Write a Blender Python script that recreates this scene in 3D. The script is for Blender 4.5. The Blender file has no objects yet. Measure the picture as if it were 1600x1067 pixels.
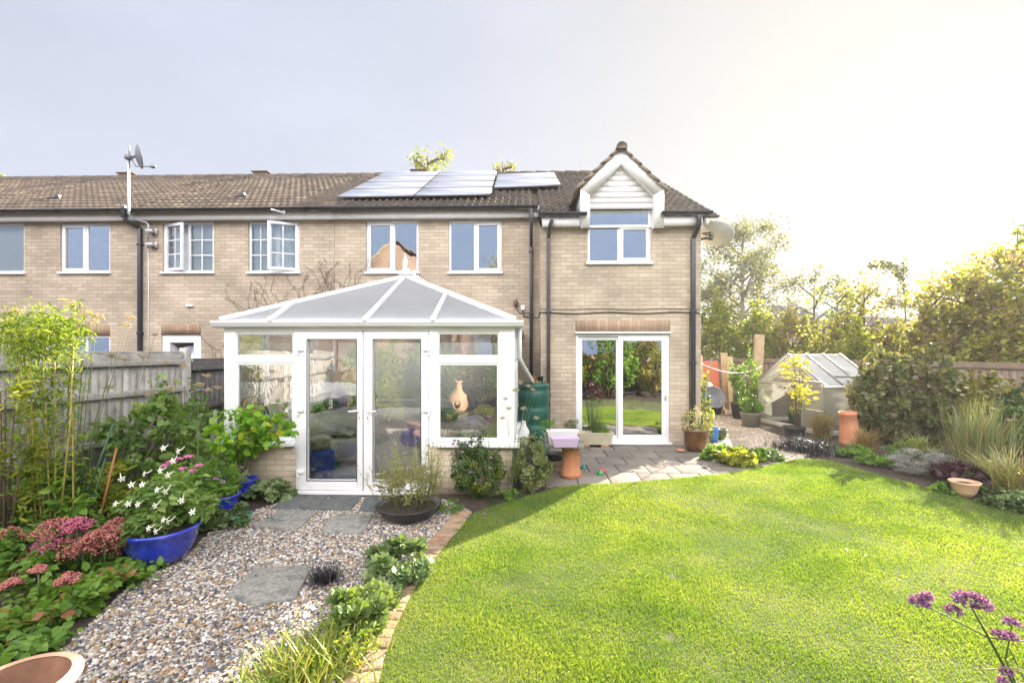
import bpy, math, random
import numpy as np
from math import sin, cos, pi, radians, tan, sqrt
random.seed(7); rng = np.random.default_rng(7)
SC = bpy.context.scene
# ------------------------------------------------------------------ camera
FPX, HZ, CH, YAW = 740.0, 550.0, 1.9, math.atan(20/740)
cs, sn = cos(YAW), sin(YAW)
cam = bpy.data.cameras.new('camera'); cam.sensor_width = 36; cam.lens = 36*FPX/1600
cam.shift_y = (HZ-533.5)/1600; cam.clip_end = 2000; cam.clip_start = .05
camo = bpy.data.objects.new('camera', cam); SC.collection.objects.link(camo)
camo.location = (0, 0, CH); camo.rotation_euler = (pi/2, 0, YAW); SC.camera = camo
# ------------------------------------------------------------------ light
SUN_AZ, SUN_EL = radians(42), radians(25.5)
W = bpy.data.worlds.new('World'); SC.world = W; W.use_nodes = True
nt = W.node_tree; N = nt.nodes; L = nt.links
bg = N['Background']; bg.inputs[1].default_value = 0.1; SKYLIM = (2.1, 2.1, 1.95); VEIL = (2.08, 2.17, 2.6, 1); VEILS = (1.98, 1.96, 1.88, 1); VEILB = (1.45, 2.0, 3.2, 1); FILL_BANK = (16, 15.4, 15.2, 1)
sky = N.new('ShaderNodeTexSky'); sky.sky_type = 'NISHITA'; sky.sun_disc = False
sky.sun_elevation = SUN_EL; sky.sun_rotation = SUN_AZ; sky.dust_density = 2.2; sky.air_density = 1.0; sky.ozone_density = 1.5
# thin high cloud veil over the whole sky, an unseen cloud bank behind the camera, added bright to fill shaded walls
tc = N.new('ShaderNodeTexCoord'); nz = N.new('ShaderNodeTexNoise'); nz.inputs['Scale'].default_value = 1.7; nz.inputs['Detail'].default_value = 7
mp = N.new('ShaderNodeMapping'); mp.inputs['Scale'].default_value = (1, 1, 2.6)
L.new(tc.outputs['Generated'], mp.inputs[0]); L.new(mp.outputs[0], nz.inputs['Vector'])
sx = N.new('ShaderNodeSeparateXYZ'); L.new(tc.outputs['Generated'], sx.inputs[0])
back = N.new('ShaderNodeMapRange'); back.interpolation_type = 'SMOOTHSTEP'; back.inputs[1].default_value = .25; back.inputs[2].default_value = -.55; L.new(sx.outputs[1], back.inputs[0])
nb = N.new('ShaderNodeMapRange'); nb.inputs[1].default_value = .35; nb.inputs[2].default_value = .65; nb.inputs[3].default_value = .55; nb.inputs[4].default_value = 1.25; L.new(nz.outputs[0], nb.inputs[0])
el_ = N.new('ShaderNodeMapRange'); el_.interpolation_type = 'SMOOTHSTEP'; el_.inputs[1].default_value = .26; el_.inputs[2].default_value = .46; L.new(sx.outputs[2], el_.inputs[0])
ez_ = N.new('ShaderNodeMapRange'); ez_.interpolation_type = 'SMOOTHSTEP'; ez_.inputs[1].default_value = .95; ez_.inputs[2].default_value = .7; L.new(sx.outputs[2], ez_.inputs[0])
em_ = N.new('ShaderNodeMath'); em_.operation = 'MULTIPLY'; L.new(el_.outputs[0], em_.inputs[0]); L.new(ez_.outputs[0], em_.inputs[1])
e2_ = N.new('ShaderNodeMath'); e2_.operation = 'MULTIPLY'; L.new(em_.outputs[0], e2_.inputs[0])
bm_ = N.new('ShaderNodeMath'); bm_.operation = 'MULTIPLY'; L.new(back.outputs[0], bm_.inputs[0]); L.new(nb.outputs[0], e2_.inputs[1]); L.new(e2_.outputs[0], bm_.inputs[1])
dv = N.new('ShaderNodeVectorMath'); dv.operation = 'DIVIDE'; dv.inputs[1].default_value = SKYLIM; L.new(sky.outputs[0], dv.inputs[0])
a1 = N.new('ShaderNodeVectorMath'); a1.operation = 'ADD'; a1.inputs[1].default_value = (1, 1, 1); L.new(dv.outputs[0], a1.inputs[0])
lim = N.new('ShaderNodeVectorMath'); lim.operation = 'DIVIDE'; L.new(sky.outputs[0], lim.inputs[0]); L.new(a1.outputs[0], lim.inputs[1])   # thin veil soaks up the glare round the sun
mx = N.new('ShaderNodeMix'); mx.data_type = 'RGBA'; mx.inputs[0].default_value = .58; L.new(lim.outputs[0], mx.inputs[6])
vb = N.new('ShaderNodeMix'); vb.data_type = 'RGBA'; vs_ = N.new('ShaderNodeMix'); vs_.data_type = 'RGBA'; vs_.inputs[6].default_value = VEIL; vs_.inputs[7].default_value = VEILS; vx_ = N.new('ShaderNodeMapRange'); vx_.interpolation_type = 'SMOOTHSTEP'; vx_.inputs[1].default_value = -.25; vx_.inputs[2].default_value = .55; L.new(sx.outputs[0], vx_.inputs[0]); L.new(vx_.outputs[0], vs_.inputs[0]); L.new(vs_.outputs[2], vb.inputs[6]); vb.inputs[7].default_value = VEILB; L.new(back.outputs[0], vb.inputs[0]); L.new(vb.outputs[2], mx.inputs[7])
mf_ = N.new('ShaderNodeMapRange'); mf_.inputs[1].default_value = .3; mf_.inputs[2].default_value = .7; mf_.inputs[3].default_value = .5; mf_.inputs[4].default_value = .74; L.new(nz.outputs[0], mf_.inputs[0]); L.new(mf_.outputs[0], mx.inputs[0])
m2_ = N.new('ShaderNodeMix'); m2_.data_type = 'RGBA'; m2_.clamp_factor = False; m2_.inputs[7].default_value = FILL_BANK; L.new(bm_.outputs[0], m2_.inputs[0]); L.new(mx.outputs[2], m2_.inputs[6])
L.new(m2_.outputs[2], bg.inputs[0])
sd = bpy.data.lights.new('sun', 'SUN'); sd.energy = 5.0; sd.angle = radians(.55); sd.color = (1, .9, .74)
so = bpy.data.objects.new('sun', sd); SC.collection.objects.link(so)
from mathutils import Vector, Matrix
so.rotation_euler = Vector((sin(SUN_AZ)*cos(SUN_EL), cos(SUN_AZ)*cos(SUN_EL), sin(SUN_EL))).to_track_quat('Z', 'Y').to_euler()
SC.view_settings.view_transform = 'Standard'; SC.view_settings.look = 'None'
SC.view_settings.exposure = 2.04; SC.view_settings.gamma = 1
SC.render.engine = 'CYCLES'; SC.cycles.max_bounces = 7; SC.cycles.transparent_max_bounces = 12
SC.cycles.transmission_bounces = 5; SC.cycles.diffuse_bounces = 4; SC.cycles.glossy_bounces = 4
SC.cycles.caustics_reflective = False; SC.cycles.caustics_refractive = False
SC.cycles.sample_clamp_indirect = 6; SC.cycles.use_denoising = True

# ------------------------------------------------------------------ photo geometry helpers
def P(px, py, Y):
    u = (px-800)/FPX; X = Y*(u*cs-sn)/(cs+u*sn); d = -X*sn+Y*cs
    return X, CH+(HZ-py)/FPX*d
def PX(px, Y): return P(px, 550, Y)[0]
def PZ(px, py, Y): return P(px, py, Y)[1]
def ss(t):
    t = np.clip(t, 0, 1); return t*t*(3-2*t)
def G(x, y): return .14*ss((np.asarray(y)-4.6)/2.2)*ss((np.asarray(x)+.4)/1.2)
def GP(px, py):
    u = (px-800)/FPX; z = 0
    for _ in range(12):
        d = (CH-z)*FPX/(py-HZ); x = u*d*cs-d*sn; y = u*d*sn+d*cs; z = float(G(x, y))
    return x, y
def DP(px, py, d):
    u = (px-800)/FPX
    return (u*d*cs-d*sn, u*d*sn+d*cs, CH+(HZ-py)/FPX*d)

# ------------------------------------------------------------------ materials
MATS = {}
def newmat(name):
    m = bpy.data.materials.new(name); m.use_nodes = True; MATS[name] = m
    return m, m.node_tree.nodes, m.node_tree.links, m.node_tree.nodes['Principled BSDF']
def ramp(N, cols, interp='LINEAR'):
    r = N.new('ShaderNodeValToRGB'); e = r.color_ramp.elements; r.color_ramp.interpolation = interp
    n = len(cols)
    for i in range(n-2): e.new((i+1)/(n-1) if interp == 'LINEAR' else (i+1)/n)
    for i, c in enumerate(cols):
        e[i].position = i/(n-1) if interp == 'LINEAR' else i/n
        e[i].color = (*c, 1)
    return r
def M(name, col=None, rough=.6, var=.0, vs=3, cols=None, interp='LINEAR', bump=0, bs=60, metal=0, trans=0, tint=(1.9, 1.75, .8), coat=0, stain=None, sscale=2, spec=.5):
    """col or cols (ramp over the per-piece attribute rnd); var: noise variation; bump; stain=(color,amount)"""
    m, N, L, b = newmat(name)
    b.inputs['Roughness'].default_value = rough; b.inputs['Metallic'].default_value = metal
    b.inputs['Specular IOR Level'].default_value = spec
    if coat: b.inputs['Coat Weight'].default_value = coat; b.inputs['Coat Roughness'].default_value = .12
    geo = N.new('ShaderNodeNewGeometry')
    if cols:
        at = N.new('ShaderNodeAttribute'); at.attribute_name = 'rnd'; r = ramp(N, cols, interp)
        L.new(at.outputs['Fac'], r.inputs[0]); out = r.outputs[0]
    else:
        c = N.new('ShaderNodeRGB'); c.outputs[0].default_value = (*col, 1); out = c.outputs[0]
    if var:
        nz = N.new('ShaderNodeTexNoise'); nz.inputs['Scale'].default_value = vs; nz.inputs['Detail'].default_value = 7; nz.inputs['Roughness'].default_value = .65
        L.new(geo.outputs['Position'], nz.inputs['Vector'])
        mr = N.new('ShaderNodeMapRange'); mr.inputs[1].default_value = .3; mr.inputs[2].default_value = .7
        mr.inputs[3].default_value = 1-var; mr.inputs[4].default_value = 1+var
        L.new(nz.outputs[0], mr.inputs[0])
        mm = N.new('ShaderNodeVectorMath'); mm.operation = 'SCALE'
        L.new(out, mm.inputs[0]); L.new(mr.outputs[0], mm.inputs['Scale']); out = mm.outputs[0]
    if stain:
        nz = N.new('ShaderNodeTexNoise'); nz.inputs['Scale'].default_value = sscale; nz.inputs['Detail'].default_value = 9; nz.inputs['Roughness'].default_value = .7
        L.new(geo.outputs['Position'], nz.inputs['Vector'])
        mr = N.new('ShaderNodeMapRange'); mr.inputs[1].default_value = .5; mr.inputs[2].default_value = .68; mr.inputs[4].default_value = stain[1]
        L.new(nz.outputs[0], mr.inputs[0])
        mx = N.new('ShaderNodeMix'); mx.data_type = 'RGBA'; mx.inputs[7].default_value = (*stain[0], 1)
        L.new(mr.outputs[0], mx.inputs[0]); L.new(out, mx.inputs[6]); out = mx.outputs[2]
    L.new(out, b.inputs['Base Color'])
    if bump:
        nz = N.new('ShaderNodeTexNoise'); nz.inputs['Scale'].default_value = bs; nz.inputs['Detail'].default_value = 5
        L.new(geo.outputs['Position'], nz.inputs['Vector'])
        bp = N.new('ShaderNodeBump'); bp.inputs['Strength'].default_value = bump; bp.inputs['Distance'].default_value = .02
        L.new(nz.outputs[0], bp.inputs['Height']); L.new(bp.outputs[0], b.inputs['Normal'])
    if trans:
        t = N.new('ShaderNodeBsdfTranslucent'); L.new(out, t.inputs['Color'])
        sc = N.new('ShaderNodeVectorMath'); sc.operation = 'MULTIPLY'; sc.inputs[1].default_value = tint
        L.new(out, sc.inputs[0]); L.new(sc.outputs[0], t.inputs['Color'])
        ms = N.new('ShaderNodeMixShader'); ms.inputs[0].default_value = trans
        L.new(b.outputs[0], ms.inputs[1]); L.new(t.outputs[0], ms.inputs[2])
        L.new(ms.outputs[0], N['Material Output'].inputs[0])
    return m
def brick_mat(name, c1, c2, mortar, big=.2, soldier=False):
    m, N, L, b = newmat(name); b.inputs['Roughness'].default_value = .9; b.inputs['Specular IOR Level'].default_value = .2
    geo = N.new('ShaderNodeNewGeometry'); sp = N.new('ShaderNodeSeparateXYZ'); L.new(geo.outputs['Position'], sp.inputs[0])
    sN = N.new('ShaderNodeSeparateXYZ'); L.new(geo.outputs['True Normal'], sN.inputs[0])
    ab = N.new('ShaderNodeMath'); ab.operation = 'ABSOLUTE'; L.new(sN.outputs[0], ab.inputs[0])
    gt = N.new('ShaderNodeMath'); gt.operation = 'GREATER_THAN'; gt.inputs[1].default_value = .7; L.new(ab.outputs[0], gt.inputs[0])
    mf = N.new('ShaderNodeMix'); mf.data_type = 'FLOAT'; L.new(gt.outputs[0], mf.inputs[0]); L.new(sp.outputs[0], mf.inputs[2]); L.new(sp.outputs[1], mf.inputs[3])
    cb = N.new('ShaderNodeCombineXYZ')
    if soldier: L.new(sp.outputs[2], cb.inputs[0]); L.new(mf.outputs[0], cb.inputs[1])
    else: L.new(mf.outputs[0], cb.inputs[0]); L.new(sp.outputs[2], cb.inputs[1])
    def br(a, bb, mo):
        t = N.new('ShaderNodeTexBrick'); t.inputs['Scale'].default_value = 1; t.inputs['Brick Width'].default_value = 2.0 if soldier else .225
        t.inputs['Row Height'].default_value = .075; t.inputs['Mortar Size'].default_value = .0055; t.inputs['Mortar Smooth'].default_value = .3
        t.offset = .5; t.inputs['Bias'].default_value = 0
        t.inputs['Color1'].default_value = (*a, 1); t.inputs['Color2'].default_value = (*bb, 1); t.inputs['Mortar'].default_value = (*mo, 1)
        L.new(cb.outputs[0], t.inputs['Vector']); return t
    t = br(c1, c2, mortar)
    # per-brick voronoi-free tint: second brick texture sampled with black/white
    nz = N.new('ShaderNodeTexNoise'); nz.inputs['Scale'].default_value = 1.1; nz.inputs['Detail'].default_value = 6; L.new(geo.outputs['Position'], nz.inputs['Vector'])
    mr = N.new('ShaderNodeMapRange'); mr.inputs[1].default_value = .3; mr.inputs[2].default_value = .7; mr.inputs[3].default_value = 1-big; mr.inputs[4].default_value = 1+big*.6
    L.new(nz.outputs[0], mr.inputs[0])
    n2 = N.new('ShaderNodeTexNoise'); n2.inputs['Scale'].default_value = 45; n2.inputs['Detail'].default_value = 4; L.new(geo.outputs['Position'], n2.inputs['Vector'])
    m2 = N.new('ShaderNodeMapRange'); m2.inputs[3].default_value = .8; m2.inputs[4].default_value = 1.2; L.new(n2.outputs[0], m2.inputs[0])
    mu = N.new('ShaderNodeMath'); mu.operation = 'MULTIPLY'; L.new(mr.outputs[0], mu.inputs[0]); L.new(m2.outputs[0], mu.inputs[1])
    sc = N.new('ShaderNodeVectorMath'); sc.operation = 'SCALE'; L.new(t.outputs[0], sc.inputs[0]); L.new(mu.outputs[0], sc.inputs['Scale'])
    L.new(sc.outputs[0], b.inputs['Base Color'])
    bp = N.new('ShaderNodeBump'); bp.inputs['Strength'].default_value = .6; bp.inputs['Distance'].default_value = .006; bp.invert = True
    ad = N.new('ShaderNodeMath'); ad.operation = 'MULTIPLY_ADD'; ad.inputs[1].default_value = -.35; L.new(n2.outputs[0], ad.inputs[0]); L.new(t.outputs[1], ad.inputs[2])
    L.new(ad.outputs[0], bp.inputs['Height']); L.new(bp.outputs[0], b.inputs['Normal'])
    return m
def glass_mat(name, refl=.4, tint=(.85, .92, .9), rough=0.0):
    m, N, L, b = newmat(name); N.remove(b)
    tr = N.new('ShaderNodeBsdfTransparent'); tr.inputs[0].default_value = (*tint, 1)
    gl = N.new('ShaderNodeBsdfGlossy'); gl.inputs['Roughness'].default_value = rough
    lw = N.new('ShaderNodeFresnel'); lw.inputs[0].default_value = 1.5
    ad = N.new('ShaderNodeMath'); ad.operation = 'ADD'; ad.use_clamp = True; ad.inputs[1].default_value = refl; L.new(lw.outputs[0], ad.inputs[0])
    geo = N.new('ShaderNodeNewGeometry'); nz = N.new('ShaderNodeTexNoise'); nz.inputs['Scale'].default_value = 2.2
    L.new(geo.outputs['Position'], nz.inputs['Vector']); bp = N.new('ShaderNodeBump'); bp.inputs['Strength'].default_value = .12; bp.inputs['Distance'].default_value = .02
    L.new(nz.outputs[0], bp.inputs['Height']); L.new(bp.outputs[0], gl.inputs['Normal'])
    ms = N.new('ShaderNodeMixShader'); L.new(ad.outputs[0], ms.inputs[0]); L.new(tr.outputs[0], ms.inputs[1]); L.new(gl.outputs[0], ms.inputs[2])
    L.new(ms.outputs[0], N['Material Output'].inputs[0]); return m

BRICK = brick_mat('buff_brick', (.55, .46, .355), (.43, .35, .265), (.34, .285, .225), big=.26)
BRICKS = brick_mat('buff_brick_soldier', (.42, .3, .2), (.33, .22, .15), (.24, .19, .14), soldier=True)
BRICKP = brick_mat('pink_brick', (.3, .215, .175), (.25, .175, .14), (.28, .25, .22))
UPVC = M('white_upvc', (.82, .82, .84), .3, .03, 2, stain=((.62, .64, .58), .35), sscale=4)
PAINT = M('white_painted_wood', (.88, .87, .86), .5, .03, 4, stain=((.5, .47, .4), .25), sscale=5)
BLACKP = M('black_plastic', (.018, .02, .028), .28, .2, 6)
TILE_D = M('dark_roof_tile', None, .72, .3, 2.5, cols=[(.045, .036, .032), (.075, .058, .048), (.06, .045, .036), (.1, .075, .055)], bump=.3, bs=80, stain=((.16, .14, .07), .35), sscale=6)
TILE_B = M('brown_roof_tile', None, .62, .3, 2.5, cols=[(.085, .064, .048), (.13, .096, .068), (.105, .078, .056), (.18, .135, .095)], bump=.3, bs=80, stain=((.05, .042, .036), .5), sscale=1.3)
GLASS = glass_mat('window_glass', .66)
GLASSN = glass_mat('curtained_window_glass', .22)
GLASSC = glass_mat('conservatory_glass', .32, (.96, .98, .97))
GLASSG = glass_mat('greenhouse_glass', .06, (.85, .87, .83), .1)
_n = GLASSG.node_tree; _d = _n.nodes.new('ShaderNodeBsdfTranslucent'); _d.inputs[0].default_value = (.75, .74, .66, 1); _e = _n.nodes.new('ShaderNodeBsdfDiffuse'); _e.inputs[0].default_value = (.5, .5, .46, 1)
_x = _n.nodes.new('ShaderNodeMixShader'); _n.links.new(_d.outputs[0], _x.inputs[1]); _n.links.new(_e.outputs[0], _x.inputs[2]); _y = _n.nodes.new('ShaderNodeMixShader'); _y.inputs[0].default_value = .5
_o = _n.nodes['Material Output']; _s = _o.inputs[0].links[0].from_socket; _n.links.new(_s, _y.inputs[1]); _n.links.new(_x.outputs[0], _y.inputs[2]); _n.links.new(_y.outputs[0], _o.inputs[0])
ALU = M('aluminium', (.68, .67, .63), .45, .1, 8, metal=.25)
GALV = M('galvanised_steel', (.5, .51, .53), .4, .2, 15, metal=.8)
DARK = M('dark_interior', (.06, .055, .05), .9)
SOIL = M('soil', (.055, .04, .028), .95, .4, 9, bump=.9, bs=40)
# ------------------------------------------------------------------ mesh building
ORG = {}
class MB:
    def __init__(s): s.V = []; s.L = []; s.S = []; s.R = []; s.n = 0
    def add(s, V, F, r=None):
        V = np.asarray(V, float).reshape(-1, 3)
        for f in F: s.L.append(np.asarray(f, np.int64)+s.n); 
        s.S.append(np.array([len(f) for f in F], np.int64))
        s.R.append(np.full(len(V), random.random() if r is None else r)); s.V.append(V); s.n += len(V); return s
    def box(s, x0, x1, y0, y1, z0, z1, r=None):
        V = [(x, y, z) for x in (x0, x1) for y in (y0, y1) for z in (z0, z1)]
        return s.add(V, [(0, 1, 3, 2), (4, 6, 7, 5), (0, 4, 5, 1), (2, 3, 7, 6), (0, 2, 6, 4), (1, 5, 7, 3)], r)
    def obox(s, c, ax, ay, az, r=None):
        """oriented box, centre c, half-axes vectors"""
        c, ax, ay, az = map(np.asarray, (c, ax, ay, az))
        V = [c+i*ax+j*ay+k*az for i in (-1, 1) for j in (-1, 1) for k in (-1, 1)]
        return s.add(V, [(0, 1, 3, 2), (4, 6, 7, 5), (0, 4, 5, 1), (2, 3, 7, 6), (0, 2, 6, 4), (1, 5, 7, 3)], r)
    def beam(s, a, b, w, h, up=(0, 0, 1), r=None):
        a, b, up = map(lambda v: np.asarray(v, float), (a, b, up)); d = b-a; l = np.linalg.norm(d); d = d/l
        sd = np.cross(d, up); sd /= np.linalg.norm(sd)+1e-9; u = np.cross(sd, d)
        return s.obox((a+b)/2, d*l/2, sd*w/2, u*h/2, r)
    def tube(s, pts, rad, n=8, cap=True, r=None):
        pts = np.asarray(pts, float); m = len(pts); rad = np.broadcast_to(rad, (m,)) if np.ndim(rad) < 2 else rad
        T = np.gradient(pts, axis=0); T /= np.linalg.norm(T, axis=1)[:, None]+1e-9
        ref = np.array([0, 0, 1.]) if abs(T[0][2]) < .9 else np.array([1., 0, 0])
        V = []; a = np.arange(n)*2*pi/n; u = None
        for i in range(m):
            u = (ref if u is None else u); u = u-T[i]*np.dot(u, T[i]); u /= np.linalg.norm(u)+1e-9; v = np.cross(T[i], u)
            V.append(pts[i]+rad[i]*(np.cos(a)[:, None]*u+np.sin(a)[:, None]*v))
        F = [(i*n+j, i*n+(j+1) % n, (i+1)*n+(j+1) % n, (i+1)*n+j) for i in range(m-1) for j in range(n)]
        if cap: F += [tuple(range(n))[::-1], tuple((m-1)*n+j for j in range(n))]
        return s.add(np.concatenate(V), F, r)
    def lathe(s, prof, c=(0, 0, 0), n=32, sx=1, sy=1, r=None, rot=None, capb=True):
        a = np.arange(n)*2*pi/n; V = []
        for (q, z) in prof: V.append(np.stack([q*np.cos(a)*sx, q*np.sin(a)*sy, np.full(n, z)], 1))
        V = np.concatenate(V)
        if rot is not None: V = V@np.asarray(rot).T
        V = V+np.asarray(c); m = len(prof)
        F = [(i*n+j, i*n+(j+1) % n, (i+1)*n+(j+1) % n, (i+1)*n+j) for i in range(m-1) for j in range(n)]
        if capb: F.append(tuple(range(n))[::-1])
        return s.add(V, F, r)
    def prism(s, poly, ext, r=None):
        """poly: list of 3D points (planar); ext: extrusion vector"""
        p = np.asarray(poly, float); n = len(p); V = np.concatenate([p, p+np.asarray(ext, float)])
        F = [tuple(range(n))[::-1], tuple(range(n, 2*n))]+[(i, (i+1) % n, n+(i+1) % n, n+i) for i in range(n)]
        return s.add(V, F, r)
    def inst(s, T, F, Pn, R, S, r=None):
        """many copies: template T (k,3), faces, positions (n,3), rotations (n,3,3) columns=axes, scale (n,) or (n,3)"""
        T = np.asarray(T, float); Pn = np.asarray(Pn, float); n = len(Pn); k = len(T)
        if n == 0: return s
        S = np.asarray(S, float); S = S[:, None] if S.ndim == 1 else S
        V = np.einsum('nij,nkj->nki', R, T[None]*S[:, None, :])+Pn[:, None]
        fl = np.concatenate([np.asarray(f) for f in F]); fs = np.array([len(f) for f in F])
        s.L.append(((np.arange(n)*k)[:, None]+fl[None]+s.n).ravel()); s.S.append(np.tile(fs, n))
        r = rng.random(n) if r is None else r
        s.R.append(np.repeat(r, k)); s.V.append(V.reshape(-1, 3)); s.n += n*k; return s
    def build(s, name, mat, parent=None, smooth=False, loc=None, bev=0):
        V = np.concatenate(s.V); Lp = np.concatenate(s.L); S = np.concatenate(s.S); R = np.concatenate(s.R)
        if parent is not None: o3 = ORG[parent]
        elif loc is not None: o3 = np.asarray(loc, float)
        else: o3 = np.zeros(3)
        V = V-o3
        me = bpy.data.meshes.new(name); me.vertices.add(len(V)); me.vertices.foreach_set('co', V.ravel())
        me.loops.add(len(Lp)); me.loops.foreach_set('vertex_index', Lp)
        me.polygons.add(len(S)); st = np.concatenate([[0], np.cumsum(S)[:-1]]); me.polygons.foreach_set('loop_start', st); me.polygons.foreach_set('loop_total', S)
        if smooth: me.polygons.foreach_set('use_smooth', np.ones(len(S), bool))
        me.update(calc_edges=True); me.validate()
        at = me.attributes.new('rnd', 'FLOAT', 'POINT'); at.data.foreach_set('value', R)
        me.materials.append(mat)
        o = bpy.data.objects.new(name, me); SC.collection.objects.link(o)
        if parent is not None: o.parent = parent
        else: o.location = o3
        ORG[o] = o3
        if bev:
            b = o.modifiers.new('bevel', 'BEVEL'); b.width = bev; b.segments = 2; b.limit_method = 'ANGLE'
        return o
def tag(o, label=None, cat=None, group=None, kind=None):
    if label: o['label'] = label
    if cat: o['category'] = cat
    if group: o['group'] = group
    if kind: o['kind'] = kind
    return o
def thing(name, label, cat, loc, group=None):
    o = bpy.data.objects.new(name, None); SC.collection.objects.link(o); o.location = loc; o.empty_display_size = .2
    ORG[o] = np.asarray(loc, float); return tag(o, label, cat, group)
def copy_tree(o, parent=None):
    c = o.copy(); SC.collection.objects.link(c); c.parent = parent; ORG[c] = ORG[o]
    for ch in list(o.children): copy_tree(ch, c)
    return c
def grid_sheet(poly, z, step=.15, mat=None, name='lawn', skirt=None):
    """flat-ish sheet over polygon following G, triangulated by bmesh grid clip"""
    import bmesh
    bm = bmesh.new(); vs = [bm.verts.new((x, y, 0)) for x, y in poly]; bm.faces.new(vs)
    xs = [p[0] for p in poly]; ys = [p[1] for p in poly]
    def cut(co, no):
        geom = bm.verts[:]+bm.edges[:]+bm.faces[:]; bmesh.ops.bisect_plane(bm, geom=geom, plane_co=co, plane_no=no, dist=1e-5)
    x = min(xs)+step
    while x < max(xs): cut((x, 0, 0), (1, 0, 0)); x += step
    y = min(ys)+step
    while y < max(ys): cut((0, y, 0), (0, 1, 0)); y += step
    for v in bm.verts: v.co.z = float(G(v.co.x, v.co.y))+z(v.co.x, v.co.y) if callable(z) else float(G(v.co.x, v.co.y))+z
    bmesh.ops.recalc_face_normals(bm, faces=bm.faces[:])
    if bm.faces[:] and bm.faces[:][0].normal.z < 0: bmesh.ops.reverse_faces(bm, faces=bm.faces[:])
    me = bpy.data.meshes.new(name); bm.to_mesh(me); bm.free(); me.materials.append(mat)
    for p in me.polygons: p.use_smooth = True
    o = bpy.data.objects.new(name, me); SC.collection.objects.link(o); return o
def in_poly(x, y, poly):
    x = np.asarray(x); y = np.asarray(y); r = np.zeros(x.shape, bool); n = len(poly)
    for i in range(n):
        x1, y1 = poly[i]; x2, y2 = poly[(i+1) % n]
        c = ((y1 > y) != (y2 > y)) & (x < (x2-x1)*(y-y1)/(y2-y1+1e-12)+x1); r ^= c
    return r
def basis(d, nrm):
    """rotation (n,3,3) with columns x=axis d, y=side, z=normal"""
    d = d/(np.linalg.norm(d, axis=1)[:, None]+1e-9); s = np.cross(nrm, d); s /= np.linalg.norm(s, axis=1)[:, None]+1e-9
    z = np.cross(d, s); return np.stack([d, s, z], 2)
def unit(n): v = rng.normal(size=(n, 3)); return v/np.linalg.norm(v, axis=1)[:, None]
# ------------------------------------------------------------------ ground levels
YW, YE_, YF = 9.98, 8.95, 6.3       # main wall, extension wall, conservatory front
def wall(mb, x0, x1, z0, z1, y, holes, rev=.12):
    xs = sorted({x0, x1, *[h[0] for h in holes], *[h[1] for h in holes]}); zs = sorted({z0, z1, *[h[2] for h in holes], *[min(h[3], z1) for h in holes]})
    for i in range(len(xs)-1):
        for j in range(len(zs)-1):
            cx, cz = (xs[i]+xs[i+1])/2, (zs[j]+zs[j+1])/2
            if any(h[0] < cx < h[1] and h[2] < cz < h[3] for h in holes): continue
            mb.add([(xs[i], y, zs[j]), (xs[i+1], y, zs[j]), (xs[i+1], y, zs[j+1]), (xs[i], y, zs[j+1])], [(0, 1, 2, 3)], 0)
    for a, b, c, d in holes:
        d = min(d, z1)
        for q in ([(a, y, c), (a, y, d), (a, y+rev, d), (a, y+rev, c)], [(b, y, c), (b, y+rev, c), (b, y+rev, d), (b, y, d)],
                  [(a, y, c), (a, y+rev, c), (b, y+rev, c), (b, y, c)], [(a, y, d), (b, y, d), (b, y+rev, d), (a, y+rev, d)]): mb.add(q, [(0, 1, 2, 3)], 0)
def frame(mb, x0, x1, z0, z1, y0, y1, w, wb=None):
    wb = wb or w
    mb.box(x0, x0+w, y0, y1, z0, z1); mb.box(x1-w, x1, y0, y1, z0, z1)
    mb.box(x0+w, x1-w, y0, y1, z0, z0+wb); mb.box(x0+w, x1-w, y0, y1, z1-w, z1)
def tf(o, mb_pts): return mb_pts
def rotz_mb(mb, cx, cy, a):
    c, s_ = cos(a), sin(a)
    for V in mb.V:
        x = V[:, 0]-cx; y = V[:, 1]-cy; V[:, 0] = cx+c*x-s_*y; V[:, 1] = cy+s_*x+c*y
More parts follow.
